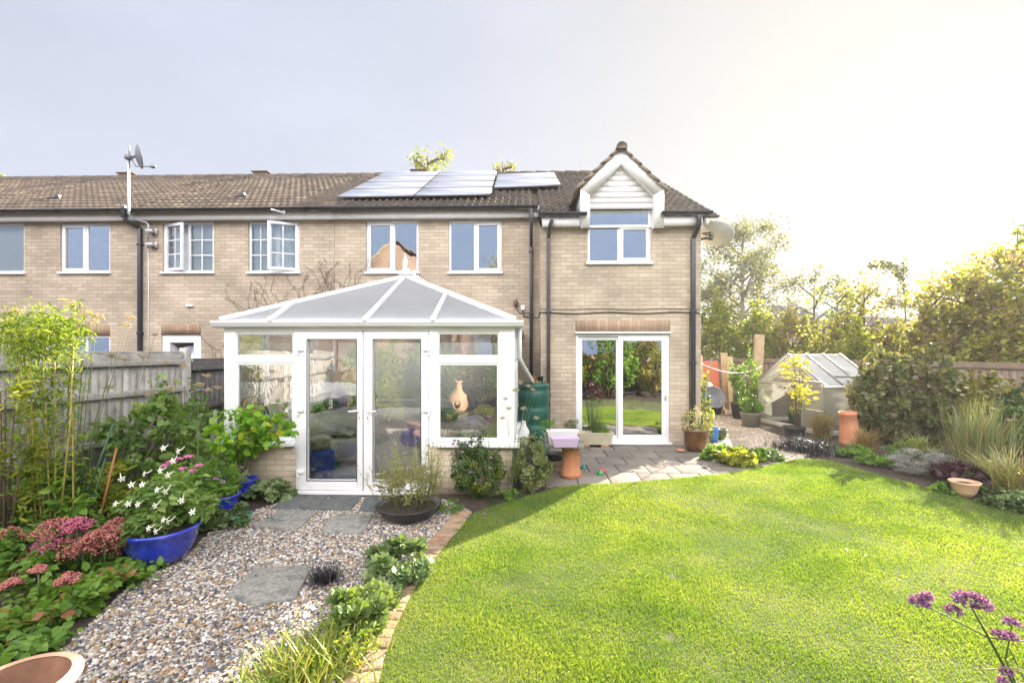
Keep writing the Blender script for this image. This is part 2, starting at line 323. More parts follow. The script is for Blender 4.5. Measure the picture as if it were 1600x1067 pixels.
def window(par, x0, x1, z0, z1, y, split=.5, sash=(1, 0), georgian=False, opened=None, inside=None, curtain=None, label=None, top=None, name='window'):
    """casement window set in a wall plane y; sash=(left,right) inner frames; opened=('l'|'r', angle)"""
    f = MB(); ya, yb = y+.035, y+.1; w = .05
    frame(f, x0, x1, z0, z1, ya, yb, w)
    zt = z1-w
    if top: zt = top-.025; f.box(x0+w, x1-w, ya, yb, top-.025, top+.025)
    xm = x0+(x1-x0)*split; f.box(xm-.03, xm+.03, ya, yb, z0+w, zt)
    fr = f.build(name, UPVC, par, bev=.004)
    if label: fr['label'] = label
    s = MB(); s.box(x0-.03, x1+.03, y-.05, y+.034, z0-.03, z0+.012); s.build('sill', UPVC, fr, bev=.004)
    lights = [(x0+w, xm-.03, z0+w, zt, sash[0], 'l'), (xm+.03, x1-w, z0+w, zt, sash[1], 'r')]
    if top: lights.append((x0+w, x1-w, top+.025, z1-w, 0, 't'))
    for a, b, c, d, sh, side in lights:
        op = opened and opened[0] == side; m = MB(); g = MB(); iw = .0
        if sh:
            iw = .045; frame(m, a-.012, b+.012, c-.012, d+.012, ya-.018, ya+.03, iw+.012)
        gy = ya+.02
        g.add([(a+iw, gy, c+iw), (b-iw, gy, c+iw), (b-iw, gy, d-iw), (a+iw, gy, d-iw)], [(0, 1, 2, 3)])
        if georgian and side != 't':
            xc = (a+b)/2; A_, B_, C_, D_ = a+iw, b-iw, c+iw, d-iw; q = MB()
            zz = [C_, C_+(D_-C_)/3, C_+(D_-C_)*2/3, D_]
            for k in range(3): m.box(xc-.011, xc+.011, gy-.006, gy+.008, zz[k]+(.011 if k else 0), zz[k+1]-(.011 if k < 2 else 0))
            for k in (1, 2): m.box(A_, B_, gy-.006, gy+.008, zz[k]-.011, zz[k]+.011)
        if op:
            hx = a if side == 'l' else b; hy = ya-.018
            for t in (m, g): rotz_mb(t, hx, hy, -opened[1] if side == 'l' else opened[1])
        sb = fr
        if m.V:
            sb2 = m.build('sash', UPVC, fr, bev=.003)
        g.build('pane', GLASSN if curtain else GLASS, fr)
        if sh and not op: h = MB(); hx = b-.03 if side == 'l' else a+.03; h.box(hx-.01, hx+.01, ya-.04, ya-.018, (c+d)/2-.05, (c+d)/2+.05)
    if curtain:
        c = MB(); cm, kind = curtain; n = 60; xs = np.linspace(x0+.05, x1-.05, n); V = []; yy = y+.125
        for i, x in enumerate(xs):
            o = .025*sin(i*1.25)+.012*sin(i*.5) if kind == 'folds' else 0
            V += [(x, yy+o, z0), (x, yy+o, z1)]
        c.add(V, [(2*i, 2*i+2, 2*i+3, 2*i+1) for i in range(n-1)]); c.build('curtain' if kind == 'folds' else 'blind', cm, fr, smooth=True)
    return fr
NET = M('net_curtain', (.85, .86, .9), .9, .08, 30); BLIND = M('blind_fabric', (.78, .82, .86), .8, .03, 10)
FLASH = M('lead_flashing', (.22, .23, .25), .5, .2, 12)
# ------------------------------------------------------------------ roof
SL, EY, EZ, RY = .528, 9.765, 4.87, 14.15
RZ = EZ+SL*(RY-EY)
def roofz(y): return EZ+SL*(y-EY)
def tiles(mb, x0, x1, y0, y1, gap=None):
    Lh = sqrt(1+SL*SL); g = .345; rows = int(round((y1-y0)*Lh/g)); g = (y1-y0)*Lh/rows; tw = .3
    xs = np.linspace(0, tw, 13); wv = .024*np.sin(2*pi*xs/.15-1.2)+.008*np.cos(4*pi*xs/.15)
    T = [(x, 0, -.02) for x in xs]+[(x, -.004, .046+w) for x, w in zip(xs, wv)]+[(x, .03, .047+w) for x, w in zip(xs, wv)]+[(x, g+.02, .004+w) for x, w in zip(xs, wv)]
    F = [(k*13+i, k*13+i+1, (k+1)*13+i+1, (k+1)*13+i) for k in range(3) for i in range(12)]
    Pn = []
    for r in range(rows):
        n = int(round((x1-x0)/tw))
        for c in range(n):
            s_ = r*g; x = x0+c*tw
            if gap and gap[0]-.2 < x < gap[1]-.1 and y0+s_/Lh < gap[2]: continue
            Pn.append((x, y0+s_/Lh, roofz(y0)+s_*SL/Lh))
    Pn = np.array(Pn); n = len(Pn); Pn[:, 2] += rng.normal(0, .0025, n)
    e1 = np.array([1, 0, 0]); e2 = np.array([0, 1/Lh, SL/Lh]); e3 = np.array([0, -SL/Lh, 1/Lh])
    R = np.tile(np.stack([e1, e2, e3], 1), (n, 1, 1)); mb.inst(T, F, Pn, R, np.ones(n))
def ridge_caps(mb, x0, x1):
    n = int((x1-x0)/.42)
    for i in range(n):
        a = x0+(x1-x0)*i/n; b = x0+(x1-x0)*(i+1)/n+.02; pts = []
        th = np.linspace(-.2, pi+.2, 9)
        V = [(a, RY-.15*cos(t), RZ+.13*sin(t)*.9-.01) for t in th]+[(b, RY-.14*cos(t), RZ+.115*sin(t)*.9-.01) for t in th]
        mb.add(V, [(k, k+1, 10+k, 9+k) for k in range(8)]+[tuple(range(9))[::-1], tuple(range(9, 18))])
def roof_shell(mb, x0, x1, y0):
    mb.add([(x0, y0, roofz(y0)-.06), (x1, y0, roofz(y0)-.06), (x1, RY, RZ-.06), (x0, RY, RZ-.06)], [(0, 1, 2, 3)])
    zb = RZ-SL*4.4
    mb.add([(x0, RY, RZ-.02), (x1, RY, RZ-.02), (x1, RY+4.4, zb), (x0, RY+4.4, zb)], [(0, 1, 2, 3)])
def gable(mb, x, y0, y1, z0, ze):
    mb.add([(x, y0, z0), (x, y1, z0), (x, y1, ze), (x, RY, RZ-.08), (x, y0, roofz(y0)-.08)], [(0, 1, 2, 3, 4)], 0)
YB = 18.3
def house_shell(par, x0, x1, y, holes, ztop):
    w = MB(); wall(w, x0, x1, -.2, ztop, y, holes)
    wall(w, x0, x1, -.2, 4.9, YB, [])
    return w
FT, FB = PZ(400, 326, 9.84), PZ(400, 343, 9.84)
def fascia(par, x0, x1, yf=9.84, yw=YW, zt=FT, zb=FB):
    f = MB(); f.box(x0, x1, yf, yf+.02, zb, zt); f.box(x0, x1, yf+.02, yw-.001, zb+.01, zb+.022)
    o = f.build('fascia', PAINT, par); return o
def gutter(par, x0, x1, y, z, mat=BLACKP, brackets=True, name='gutter'):
    m = MB(); th = np.linspace(0, pi, 9); r = .058
    V = []
    for x in (x0, x1): V += [(x, y-r*cos(t), z-r*sin(t)) for t in th]+[(x, y-(r-.006)*cos(t), z-(r-.006)*sin(t)) for t in th[::-1]]
    n = 18; m.add(V, [(i, (i+1) % n, n+(i+1) % n, n+i) for i in range(n)]+[tuple(range(n)), tuple(range(n, 2*n))[::-1]])
    for x in (x0, x1): V = [(x, y-r*cos(t), z-r*sin(t)) for t in th]; m.add(V, [tuple(range(9))])
    o = m.build(name, mat, par)
    if brackets:
        k = max(1, int((x1-x0)/.95))
        for i in range(k):
            b = MB(); x = x0+(i+.5)*(x1-x0)/k; pts = [(x, y-(r+.006)*cos(t), z-(r+.006)*sin(t)) for t in th]
            b.tube(pts, .01, 6); b.box(x-.014, x+.014, y+r-.004, y+.1, z-.05, z+.02); b.build('bracket', mat, o)
    return o
def pipe(par, pts, w=.062, mat=BLACKP, name='downpipe', clips=()):
    m = MB()
    for i in range(len(pts)-1): m.beam(pts[i], pts[i+1], w, w, up=(0, 1, .01) if abs(pts[i][2]-pts[i+1][2]) > .01 else (0, 0, 1))
    for z in clips: x, y = pts[-1][0], pts[-1][1]; m.box(x-w*.72, x+w*.72, y-w*.6, y+w*.9, z-.02, z+.02)
    return m.build(name, mat, par, bev=.006)
def soldier(par, x0, x1, z0, z1, y):
    m = MB(); m.box(x0, x1, y-.004, y+.02, z0, z1); return m.build('soldier_course', BRICKS, par)
# ---- the houses of the terrace
H0 = thing('terraced_house', 'outermost terraced house, only its brown tiled roof end showing at the left frame edge', 'house', (-16.9, YW, 0))
w = MB(); wall(w, -16.9, -12.602, -.2, FB+.005, YW, []); wall(w, -16.9, -12.602, -.2, 4.9, YB, []); gable(w, -16.9, YW, YB, -.2, 4.9); w.build('wall', BRICK, H0)
t = MB(); tiles(t, -16.9, -12.75, EY, RY); ridge_caps(t, -16.9, -12.6); roof_shell(t, -16.9, -12.6, EY); t.build('roof', TILE_B, H0)
fascia(H0, -16.9, -12.6); gutter(H0, -16.9, -12.6, 9.78, FT)
H1 = thing('terraced_house', 'buff brick terraced house left of the mast-mounted satellite dish, with plain two-light windows', 'house', (-12.6, YW, 0))
H2 = thing('terraced_house', 'buff brick terraced house with two white barred casement windows standing ajar, middle of the terrace', 'house', (-8.3, YW, 0))
H3 = thing('terraced_house', 'buff brick house with solar panels, gabled dormer, sliding glass doors and dark tiled roof', 'house', (-4.05, YW, 0))
def wp(a, b, c, d, Y=YW):   # pixel box -> x0,x1,z0,z1
    return PX(a, Y), PX(b, Y), PZ((a+b)/2, d, Y), PZ((a+b)/2, c, Y)
WT = FB+.005
def cl(w): return (w[0], w[1], w[2], min(w[3], WT-.004))
w1a, w1b, w1g = cl(wp(-60, 38, 349, 427)), cl(wp(94, 172, 349, 426)), wp(70, 172, 524, 606)
w2a, w2b, w2g = cl(wp(254, 334, 347, 426)), cl(wp(388, 468, 346, 426)), wp(252, 314, 523, 690)
w3a, w3b = cl(wp(572, 654, 345, 426)), cl(wp(701, 784, 345, 426))
for H, x0, x1, holes, tm in ((H1, -12.6, -8.3, [w1a, w1b, w1g], TILE_B), (H2, -8.3, -4.05, [w2a, w2b, w2g], TILE_B), (H3, -4.05, .31, [w3a, w3b], TILE_D)):
    w = MB(); wall(w, x0+.002, x1-.002, -.2, WT, YW, holes)
    if H is not H3:
        wall(w, x0+.002, x1-.002, -.2, 4.9, YB, [])
        for x in (x0+.003, x1-.003): gable(w, x, YW, YB, -.2, 4.9)
        w.build('wall', BRICK, H)
        # room floor and dark inner lining
        r = MB(); r.add([(x0+.1, YW+.3, 2.45), (x1-.1, YW+.3, 2.45), (x1-.1, YB, 2.45), (x0+.1, YB, 2.45)], [(0, 1, 2, 3)]); r.build('upper_floor', DARK, H)
        t = MB(); tiles(t, x0, x1-.08 if H is H1 else x1+.17, EY, RY); ridge_caps(t, x0, x1); roof_shell(t, x0, x1, EY)
        ro = t.build('roof', tm, H)
        fascia(H, x0, x1); gutter(H, x0, x1, 9.78, FT-.0)
    else: w3 = w
# roof furniture
RV = M('ridge_vent_clay', (.16, .1, .07), .8, .2, 20)
for H, pxx in ((H1, 199), (H2, 409), (H3, 655)):
    x = PX(pxx, RY); m = MB(); m.box(x-.2, x+.2, RY-.12, RY+.12, RZ+.04, RZ+.13); m.box(x-.25, x+.25, RY-.15, RY+.15, RZ+.13, RZ+.16); m.build('ridge_vent', RV, H, bev=.01)
for H, pxx in ((H1, 90), (H2, 380)):
    Y = 11.05; x = PX(pxx, Y); z = roofz(Y); m = MB(); m.box(x-.04, x+.05, Y-.05, Y+.06, z, z+.12); m.beam((x-.13, Y-.08, z-.0), (x+.16, Y-.08, z-.0), .14, .03); m.build('roof_vent', BLACKP, H, bev=.008)
window(H1, *w1a, y=YW, split=.45, sash=(1, 0), curtain=(NET, 'blind'))
window(H1, *w1b, y=YW, split=.51, sash=(1, 0))
window(H1, *w1g, y=YW, split=.62, sash=(0, 0)); soldier(H1, w1g[0], w1g[1], w1g[3]+.004, w1g[3]+.22, YW)
window(H2, *w2a, y=YW, split=.5, sash=(1, 0), georgian=True, opened=('l', .3), curtain=(BLIND, 'blind'), label='white barred window with its left sash ajar')
window(H2, *w2b, y=YW, split=.42, sash=(0, 1), georgian=True, opened=('r', .42), curtain=(NET, 'folds'), label='white barred window with its right sash open')
# neighbour back door
f = MB(); frame(f, w2g[0], w2g[1], w2g[2], w2g[3], YW+.03, YW+.1, .07); frame(f, w2g[0]+.07, w2g[1]-.07, w2g[2]+.07, w2g[3]-.07, YW+.02, YW+.08, .1)
dr = f.build('door', UPVC, H2, bev=.004); g = MB(); g.box(w2g[0]+.17, w2g[1]-.17, YW+.04, YW+.05, w2g[2]+.17, w2g[3]-.17); g.build('pane', GLASS, dr)
soldier(H2, w2g[0]-.0, w2g[1], w2g[3]+.004, w2g[3]+.22, YW)
# overflow pipe stub and small wall vent on house two
m = MB(); x, z = P(297, 478, YW); m.box(x-.075, x+.075, YW-.05, YW+.02, z-.02, z+.02); m.build('overflow_spout', UPVC, H2, bev=.004)
# ---- house three: main wall, extension
FBE0 = PZ(880, 353.5, 8.80)+.005; XR = PX(1095, YE_); XL = PX(845, YE_); PZT = .14
WE = FBE0
wx = wp(918, 1018, 328, 411, YE_); dx = wp(900, 1046, 521, 693, YE_)
wall(w3, XL, XR, 0.0, WE, YE_, [(wx[0], wx[1], wx[2], WE), (dx[0], dx[1], PZT+.04, dx[3])])
w3.add([(XL, YE_, -.1), (XL, YE_, WE), (XL, YW, WE+.4), (XL, YW, -.1)], [(0, 1, 2, 3)], 0)
w3.add([(XR, YE_, -.1), (XR, YE_, roofz(YE_)-.05), (XR, RY, RZ-.08), (XR, YB, 4.9), (XR, YB, -.1)], [(0, 1, 2, 3, 4)], 0)
wall(w3, -4.05, XR, -.2, 4.9, YB, [])
w3.build('wall', BRICK, H3)
r = MB(); r.box(-3.9, XR-.15, YW+.3, YB-.1, 2.4, 2.5); r.box(XL+.1, XR-.15, YE_+.5, YW+.29, 2.4, 2.5); r.build('upper_floor', DARK, H3)
t = MB(); tiles(t, -4.02, .28, EY, RY); DLg, DRg = PX(906, 8.80), PX(1038, 8.80); tiles(t, .3, XR+.16, EY-.9, RY, (DLg, DRg, 9.9)); ridge_caps(t, -4.05, XR+.1); roof_shell(t, -4.05, .3, EY); roof_shell(t, .3, DLg+.05, EY-.9); roof_shell(t, DRg-.05, XR+.08, EY-.9); roof_shell(t, DLg+.055, DRg-.055, 9.9)
# stepped ridge piece
roof3 = t.build('roof', TILE_D, H3)
v = MB()   # white verge board on the right gable
v.beam((XR+.06, EY-1.0, roofz(EY-1.0)-.09), (XR+.06, RY, RZ-.09), .03, .14); v.beam((XR+.06, RY, RZ-.12), (XR+.06, YB, 4.95), .03, .14); v.build('verge_board', PAINT, H3)
fascia(H3, -4.05, .27); gutter(H3, -4.05, .27, 9.78, FT)
m = MB(); x0 = PX(838, 9.84); m.box(PX(830, 9.84), x0+.06, 9.825, 9.84, FB, FT); m.build('fascia_end_box', PAINT, H3)
# extension fascia (two lengths either side of the dormer)
FTE, FBE = PZ(880, 340, 8.80), PZ(880, 353.5, 8.80)
DL, DR_ = PX(906, 8.80), PX(1038, 8.80)
XFL, XFR = PX(847, 8.80), PX(1098, 8.80)
fascia(H3, XFL, DL, 8.80, YE_, FTE, FBE); fascia(H3, DR_, XFR, 8.80, YE_, FTE, FBE)
gutter(H3, PX(842, 8.74), PX(917, 8.74), 8.74, PZ(880, 335, 8.74)+.03); gutter(H3, PX(1034, 8.74), PX(1113, 8.74), 8.74, PZ(1070, 333, 8.74)+.03)
# windows
window(H3, *w3a, y=YW, split=.52, sash=(1, 0)); window(H3, *w3b, y=YW, split=.5, sash=(0, 1))
window(H3, wx[0], wx[1], wx[2], wx[3], y=YE_, split=.5, sash=(0, 1), top=PZ(968, 353, YE_), label='three-light window filling the dormer')
# ---- dormer
d = MB(); Yd = 8.80; ap = 971
def q(px, py, Y=Yd): x, z = P(px, py, Y); return (x, Y, z)
out = [q(907, 356), q(907, 296), q(ap, 232), q(1038, 296), q(1038, 356), q(1022, 356), q(1022, 305), q(ap, 257), q(922, 305), q(922, 356)]
def ext(poly, dy): return [(x, Yd+dy, z) for x, _, z in poly]
def quads(o, name, mat, par, dy0=0, th=.03):
    pass
b = MB()
for idx in ([0, 1, 8, 9], [1, 2, 7, 8], [2, 3, 6, 7], [3, 4, 5, 6]): b.prism([out[i] for i in idx], (0, .03, 0))
dm = b.build('dormer', PAINT, H3); dm['label'] = 'white gabled dormer front'
c = MB(); zb, zs, za = wx[3]+.002, PZ(970, 305, YE_), PZ(970, 252, YE_); xa, xb, xc = PX(919, 8.9), PX(1024, 8.9), PX(971, 8.9)
k = 0; z = zb
def halfw(z): return (xb-xa)/2*(1 if z <= zs else max(0, (za-z)/(za-zs)))
while z < za-.02:
    z2 = min(z+.105, za); a, b2 = halfw(z), halfw(z2)
    c.prism([(xc-a, 8.90, z), (xc+a, 8.90, z), (xc+b2, 8.909, z2), (xc-b2, 8.909, z2)], (0, .02, 0)); z = z2
c.build('cladding', PAINT, dm)
s = MB()  # soffits and cheeks behind the bargeboard
for i, j in ((8, 7), (7, 6), (9, 8), (6, 5)):
    a, b2 = np.array(out[i]), np.array(out[j]); s.add([a+(0, .03, 0), b2+(0, .03, 0), b2+(0, .3, 0), a+(0, .3, 0)], [(0, 1, 2, 3)])
for sgn, xx in ((1, DL+.03), (-1, DR_-.03)):
    s.prism([(xx, 8.83, out[0][2]), (xx, 8.83, out[1][2]), (xx, 10.9, out[1][2]), (xx, 10.2, roofz(10.2)-.1), (xx, 9.0, roofz(9)-.1)], (sgn*.03, 0, 0))
s.build('cheek', PAINT, dm)
t = MB(); xap, zap = P(ap, 229, 8.76); (xl, zl), (xr, zr) = P(902, 293, 8.76), P(1042, 295, 8.76)
TV = M('dormer_tile', None, .8, .3, 9, cols=[(.24, .185, .135), (.3, .24, .18), (.2, .155, .115)], bump=.4, bs=60, stain=((.07, .05, .04), .5), sscale=8)
for (x2, z2), sg in (((xl, zl), -1), ((xr, zr), 1)):
    n = 5
    for i in range(n):
        f0, f1 = i/n, (i+1)/n+.04; A = np.array((xap+(x2-xap)*f0, 8.772, zap+(z2-zap)*f0)); B = np.array((xap+(x2-xap)*f1, 8.772, zap+(z2-zap)*f1))
        dv = (B-A)/np.linalg.norm(B-A); nv = np.array((-dv[2], 0, dv[0])); nv = nv*(-1 if nv[2] < 0 else 1)
        A = A+nv*.005; B = B+nv*.03
        t.prism([A-nv*.045, B-nv*.045, B+nv*.012, A+nv*.012], (0, 2.9, 0))
m2 = MB(); th = np.linspace(-.25, pi+.25, 10)
for i in range(6):
    y0, y1 = 8.70+i*.45, 8.70+(i+1)*.45+.02
    V = [(xap+.1*cos(a), y0, zap-.03+.1*sin(a)) for a in th]+[(xap+.09*cos(a), y1, zap-.03+.09*sin(a)) for a in th]
    m2.add(V, [(k, k+1, 11+k, 10+k) for k in range(9)]+[tuple(range(10)), tuple(range(10, 20))[::-1]])
t.build('dormer_roof', TV, dm); m2.build('ridge_cap', TV, dm)
# ---- sliding doors
f = MB(); y = YE_; z0, z1 = dx[2]+.03, dx[3]
def X_(px): return PX(px, YE_)
frame(f, dx[0], dx[1], z0, z1, y+.02, y+.11, .05)
f.box(dx[0]-.02, dx[1]+.02, y-.05, y+.015, z1, z1+.03)
sl_ = f.build('sliding_door', UPVC, H3, bev=.004)
for a, b, yy in ((904, 970, y+.065), (966, 1042, y+.015)):
    p = MB(); frame(p, X_(a), X_(b), z0+.04, z1-.05, yy, yy+.045, .075 if yy > y+.05 else .09); pn = p.build('door_leaf', UPVC, sl_, bev=.004)
    g = MB(); g.add([(X_(a)+.06, yy+.02, z0+.1), (X_(b)-.06, yy+.02, z0+.1), (X_(b)-.06, yy+.02, z1-.1), (X_(a)+.06, yy+.02, z1-.1)], [(0, 1, 2, 3)]); g.build('pane', GLASS, sl_)
h = MB(); x = X_(1040); h.box(x-.018, x+.018, y-.012, y+.014, 1.0, 1.16); h.tube([(x, y-.012, 1.08), (x, y-.05, 1.08), (x-.01, y-.05, 1.16)], .008); h.build('handle', UPVC, sl_)
s = MB(); s.box(dx[0]-.03, dx[1]+.03, y-.09, y+.015, z0-.035, z0+.005); s.build('sill', UPVC, sl_, bev=.005)
soldier(H3, X_(899), X_(1047), z1+.034, z1+.25, y)
# ---- downpipes
BLACKW = M('weathered_black_pipe', (.03, .03, .035), .45, .3, 4, stain=((.11, .07, .035), .8), sscale=1.5)
x1_ = PX(218, YW-.06)
pipe(H1, [(PX(194, 9.78), 9.78, PZ(194, 322, 9.78)), (PX(194, 9.78), 9.78, PZ(194, 340, 9.78))], .09, clips=())
pipe(H1, [(PX(194, 9.78), 9.78, PZ(194, 342, 9.78)), (x1_, YW-.05, PZ(215, 358, YW)), (x1_, YW-.05, 0)], .07, clips=(2.3, 4.2))
x3 = PX(830, YW-.1); pipe(H3, [(x3, 9.80, FT-.05), (x3, 9.80, 4.35), (x3, YW-.05, 4.1), (x3, YW-.05, .1)], .065, clips=(1.5, 2.7, 4.0))
x4 = PX(857, 8.9); pipe(H3, [(x4+.06, 8.74, PZ(860, 343, 8.74)), (x4+.02, 8.76, PZ(860, 352, 8.74)), (x4, 8.9, PZ(858, 372, 8.9)), (x4, 8.9, .15)], .065, BLACKW, clips=(1.1, 2.65))
x5 = PX(1083, 8.9); pipe(H3, [(PX(1092, 8.74), 8.74, PZ(1092, 336, 8.74)), (PX(1092, 8.74), 8.74, PZ(1092, 352, 8.74)), (x5, 8.9, PZ(1084, 372, 8.9)), (x5, 8.9, .15)], .075, clips=(2.65, 1.7))
# white aerial lead on house two and its clamp brackets
m = MB(); xx = PX(231.5, YW-.01); m.tube([(xx, YW-.012, 4.5), (xx+.01, YW-.012, 3), (xx, YW-.012, .3)], .008, 5); m.build('aerial_cable', UPVC, H2)
# cables along the extension
CAB = M('black_cable', (.02, .018, .018), .5)
m = MB()
for zz, r_, ph in ((PZ(960, 489, YE_), .010, 0), (PZ(960, 483, YE_), .005, 1)):
    m.tube([(x, YE_-.012, zz+.012*sin(x*5+ph)*(.5 if ph else 1)) for x in np.linspace(XL-.03, XR, 40)], r_, 5)
m.tube([(XL-.02, YE_-.012, PZ(845, 489, YE_)), (XL-.03, 9.3, PZ(842, 494, 9.3)), (XL-.03, 9.9, PZ(838, 497, 9.9)), (PX(828, YW), 9.93, PZ(828, 496, YW)), (PX(818, YW), YW-.02, PZ(818, 494, YW)), (PX(817, YW), YW-.02, PZ(817, 484, YW))], .011, 6)
m.tube([(PX(828, YW), 9.93, PZ(828, 489, YW)), (PX(812, YW), YW-.02, PZ(812, 489, YW)), (PX(808, YW), YW-.02, PZ(808, 484, YW)), (PX(807, YW), YW-.02, PZ(807, 476, YW))], .008, 6)
m.tube([(PX(1077, YE_), YE_-.02, PZ(1077, 488, YE_)), (PX(1076.5, YE_), YE_-.03, 2.0), (PX(1077, YE_), YE_-.02, .4)], .007, 5)
m.build('wall_cable', CAB, H3)
m = MB(); x, z = P(817, 481, YW); m.box(x-.045, x+.045, YW-.035, YW, z-.05, z+.05); m.build('outdoor_socket', UPVC, H3, bev=.006)
m = MB(); x, z = P(806, 474, YW); m.lathe([(.0, -.05), (.05, -.045), (.055, 0), (.03, .06), (0, .07)], (x, YW-.06, z), 12); m.tube([(x, YW-.05, z+.05), (x+.03, YW-.03, z+.1)], .008); m.build('tap_bell', RV, H3, smooth=True)
# ---- solar panels
def roofhit(px, py, off=.14):
    u = (px-800)/FPX; v = (HZ-py)/FPX; D = np.array([u*cs-sn, u*sn+cs, v]); o = np.array([0, 0, CH])
    nrm = np.array([0, -SL, 1.])/sqrt(1+SL*SL); p0 = np.array([0, EY, EZ])+nrm*off
    return o+D*np.dot(p0-o, nrm)/np.dot(D, nrm)
PVm = M('solar_cell', (.36, .38, .46), .3, .03, 1.2, spec=.8, coat=.6); ALUF = M('panel_frame', (.2, .2, .21), .4, metal=.5)
def panel_array(corners, nc, nr, label):
    A, B, C_, D_ = [roofhit(*c) for c in corners]   # tl tr br bl
    nrm = np.array([0, -SL, 1.])/sqrt(1+SL*SL)
    th = thing('solar_panel_array', label, 'solar panels', tuple(D_), 'solar panel arrays on the roof')
    for i in range(nc):
        for j in range(nr):
            def pt(s_, t_): return (A*(1-s_)+B*s_)*(1-t_)+(D_*(1-s_)+C_*s_)*t_
            e = .012; s0, s1, t0, t1 = i/nc+e/3, (i+1)/nc-e/3, j/nr+e, (j+1)/nr-e
            q_ = [pt(s0, t1), pt(s1, t1), pt(s1, t0), pt(s0, t0)]
            m = MB(); m.prism([p-nrm*.035 for p in q_], nrm*.035); fr = m.build('panel', ALUF, th)
            c0 = sum(q_)/4; q2 = [c0+(p-c0)*np.array([.98, .93, .93]) for p in q_]; g = MB(); g.prism(q2, nrm*.004); g.build('cells', PVm, fr)
    m = MB()
    for t_ in (.15, .5, .85): a = A*(1-t_)+D_*t_; b = B*(1-t_)+C_*t_; m.beam(a-nrm*.06, b-nrm*.06, .04, .045)
    for s_ in (.03, .35, .65, .97): a = (A*(1-s_)+B*s_); b = (D_*(1-s_)+C_*s_); m.beam(b*.97+a*.03-nrm*.1, a-nrm*.1, .05, .03)
    m.build('mounting_rail', ALUF, th)
panel_array([(603, 268), (777, 267), (767, 304), (524, 308)], 2, 4, 'large pale solar array of two columns on the dark tiled roof')
panel_array([(778, 272), (866, 269), (877, 289), (771, 293)], 1, 2, 'small solar array beside the large one, nearer the dormer')
# ---- satellite dishes
DG = M('dish_grey', (.2, .21, .23), .5, .1, 10); DW = M('dish_pale', (.62, .64, .66), .5, .12, 8)
def dish(c, R, nrm, mat, par, sx=1.0):
    nrm = np.array(nrm, float); nrm /= np.linalg.norm(nrm); a = np.cross((0, 0, 1), nrm); a /= np.linalg.norm(a); b = np.cross(nrm, a)
    pr = [(0.001, -R*.26)]+[(R*t, -R*.26*(1-t*t)) for t in (.2, .4, .6, .8, .93, 1)]+[(R*1.02, .012), (R*1.0, .016)]+[(R*t, -R*.26*(1-t*t)+.016) for t in (.93, .8, .6, .4, .2, .001)]
    m = MB(); m.lathe(pr, c, 36, sx=sx, rot=np.stack([a, b, nrm], 1)); return m.build('dish_bowl', mat, par, smooth=True), a, b, nrm
Yd1 = 9.55
xm, zt = P(201, 228, Yd1); zb = PZ(201, 340, Yd1)
D1 = thing('satellite_dish', 'small dark satellite dish seen edge on, high on a steel mast above the left gutter', 'satellite dish', (xm, Yd1, zb))
m = MB(); xb_, zbb = P(232, 352, YW-.12)
m.tube([(xm, Yd1, zt), (xm, Yd1, zb+.1), (xm+.03, Yd1+.02, zb), (xb_-.03, YW-.14, zbb+.05), (xb_, YW-.12, zbb), (xb_, YW-.12, PZ(231, 388, YW-.12))], .026, 8); m.build('mast', GALV, D1, smooth=True)
m = MB()
for py in (361, 382): z = PZ(231, py, YW-.12); m.box(xb_-.05, xb_+.1, YW-.15, YW-.001, z-.03, z+.03); m.box(xb_+.06, xb_+.12, YW-.05, YW-.002, z-.06, z+.06)
m.build('wall_bracket', GALV, D1, bev=.004)
c1 = P(213, 245, Yd1); dish((c1[0]+.06, Yd1, c1[1]), .235, (.66, .72, .2), DG, D1, .9)
m = MB(); m.tube([(xm, Yd1, c1[1]-.0), (c1[0]-.02, Yd1, c1[1])], .03, 8); m.box(xm-.05, xm+.05, Yd1-.05, Yd1+.05, c1[1]-.06, c1[1]+.03)
xa_, za_ = P(212, 260, Yd1); xe, ze = P(242, 262, Yd1); m.tube([(xm+.05, Yd1, c1[1]-.03), (xa_, Yd1, za_), (xe, Yd1-.05, ze)], .013, 6); m.lathe([(0, -.05), (.03, -.045), (.04, 0), (.03, .05), (0, .055)], (xe, Yd1-.05, ze), 10, rot=[[0, 0, 1], [0, 1, 0], [1, 0, 0]]); m.build('receiver_arm', DG, D1, smooth=True)
xg, yg, zg = DP(1119, 366, 9.25)
D2 = thing('satellite_dish', 'large pale grey satellite dish on the right gable wall under the eaves', 'satellite dish', (XR, 9.3, zg))
dish((xg, yg, zg), .32, (.3, .5, .83), DW, D2, 1.0)
m = MB(); m.tube([(XR-.0, yg, zg-.12), (XR+.1, yg, zg-.1), (xg-.0, yg+.12, zg-.04)], .022, 8); 
xe, ye, ze = DP(1109, 371, 8.95); m.tube([(xg-.0, yg, zg-.06), (XR+.12, yg-.15, zg-.02), (xe, ye, ze+.09)], .012, 6); m.tube([(xe, ye, ze+.1), (xe+.01, ye, ze-.03)], .02, 8); m.tube([(xe-.03, ye, ze-.03), (xe+.05, ye, ze-.03)], .026, 8)
m.build('receiver_arm', CAB, D2, smooth=True)
# security light bracket under the fascia
m = MB(); x, z = P(437, 329, 9.64); m.box(x-.04, x+.04, 9.78, 9.84, z-.03, z+.03); m.tube([(x, 9.80, z), (x-.1, 9.5, z-.02)], .02, 8); m.build('security_light', UPVC, H2, bev=.004)
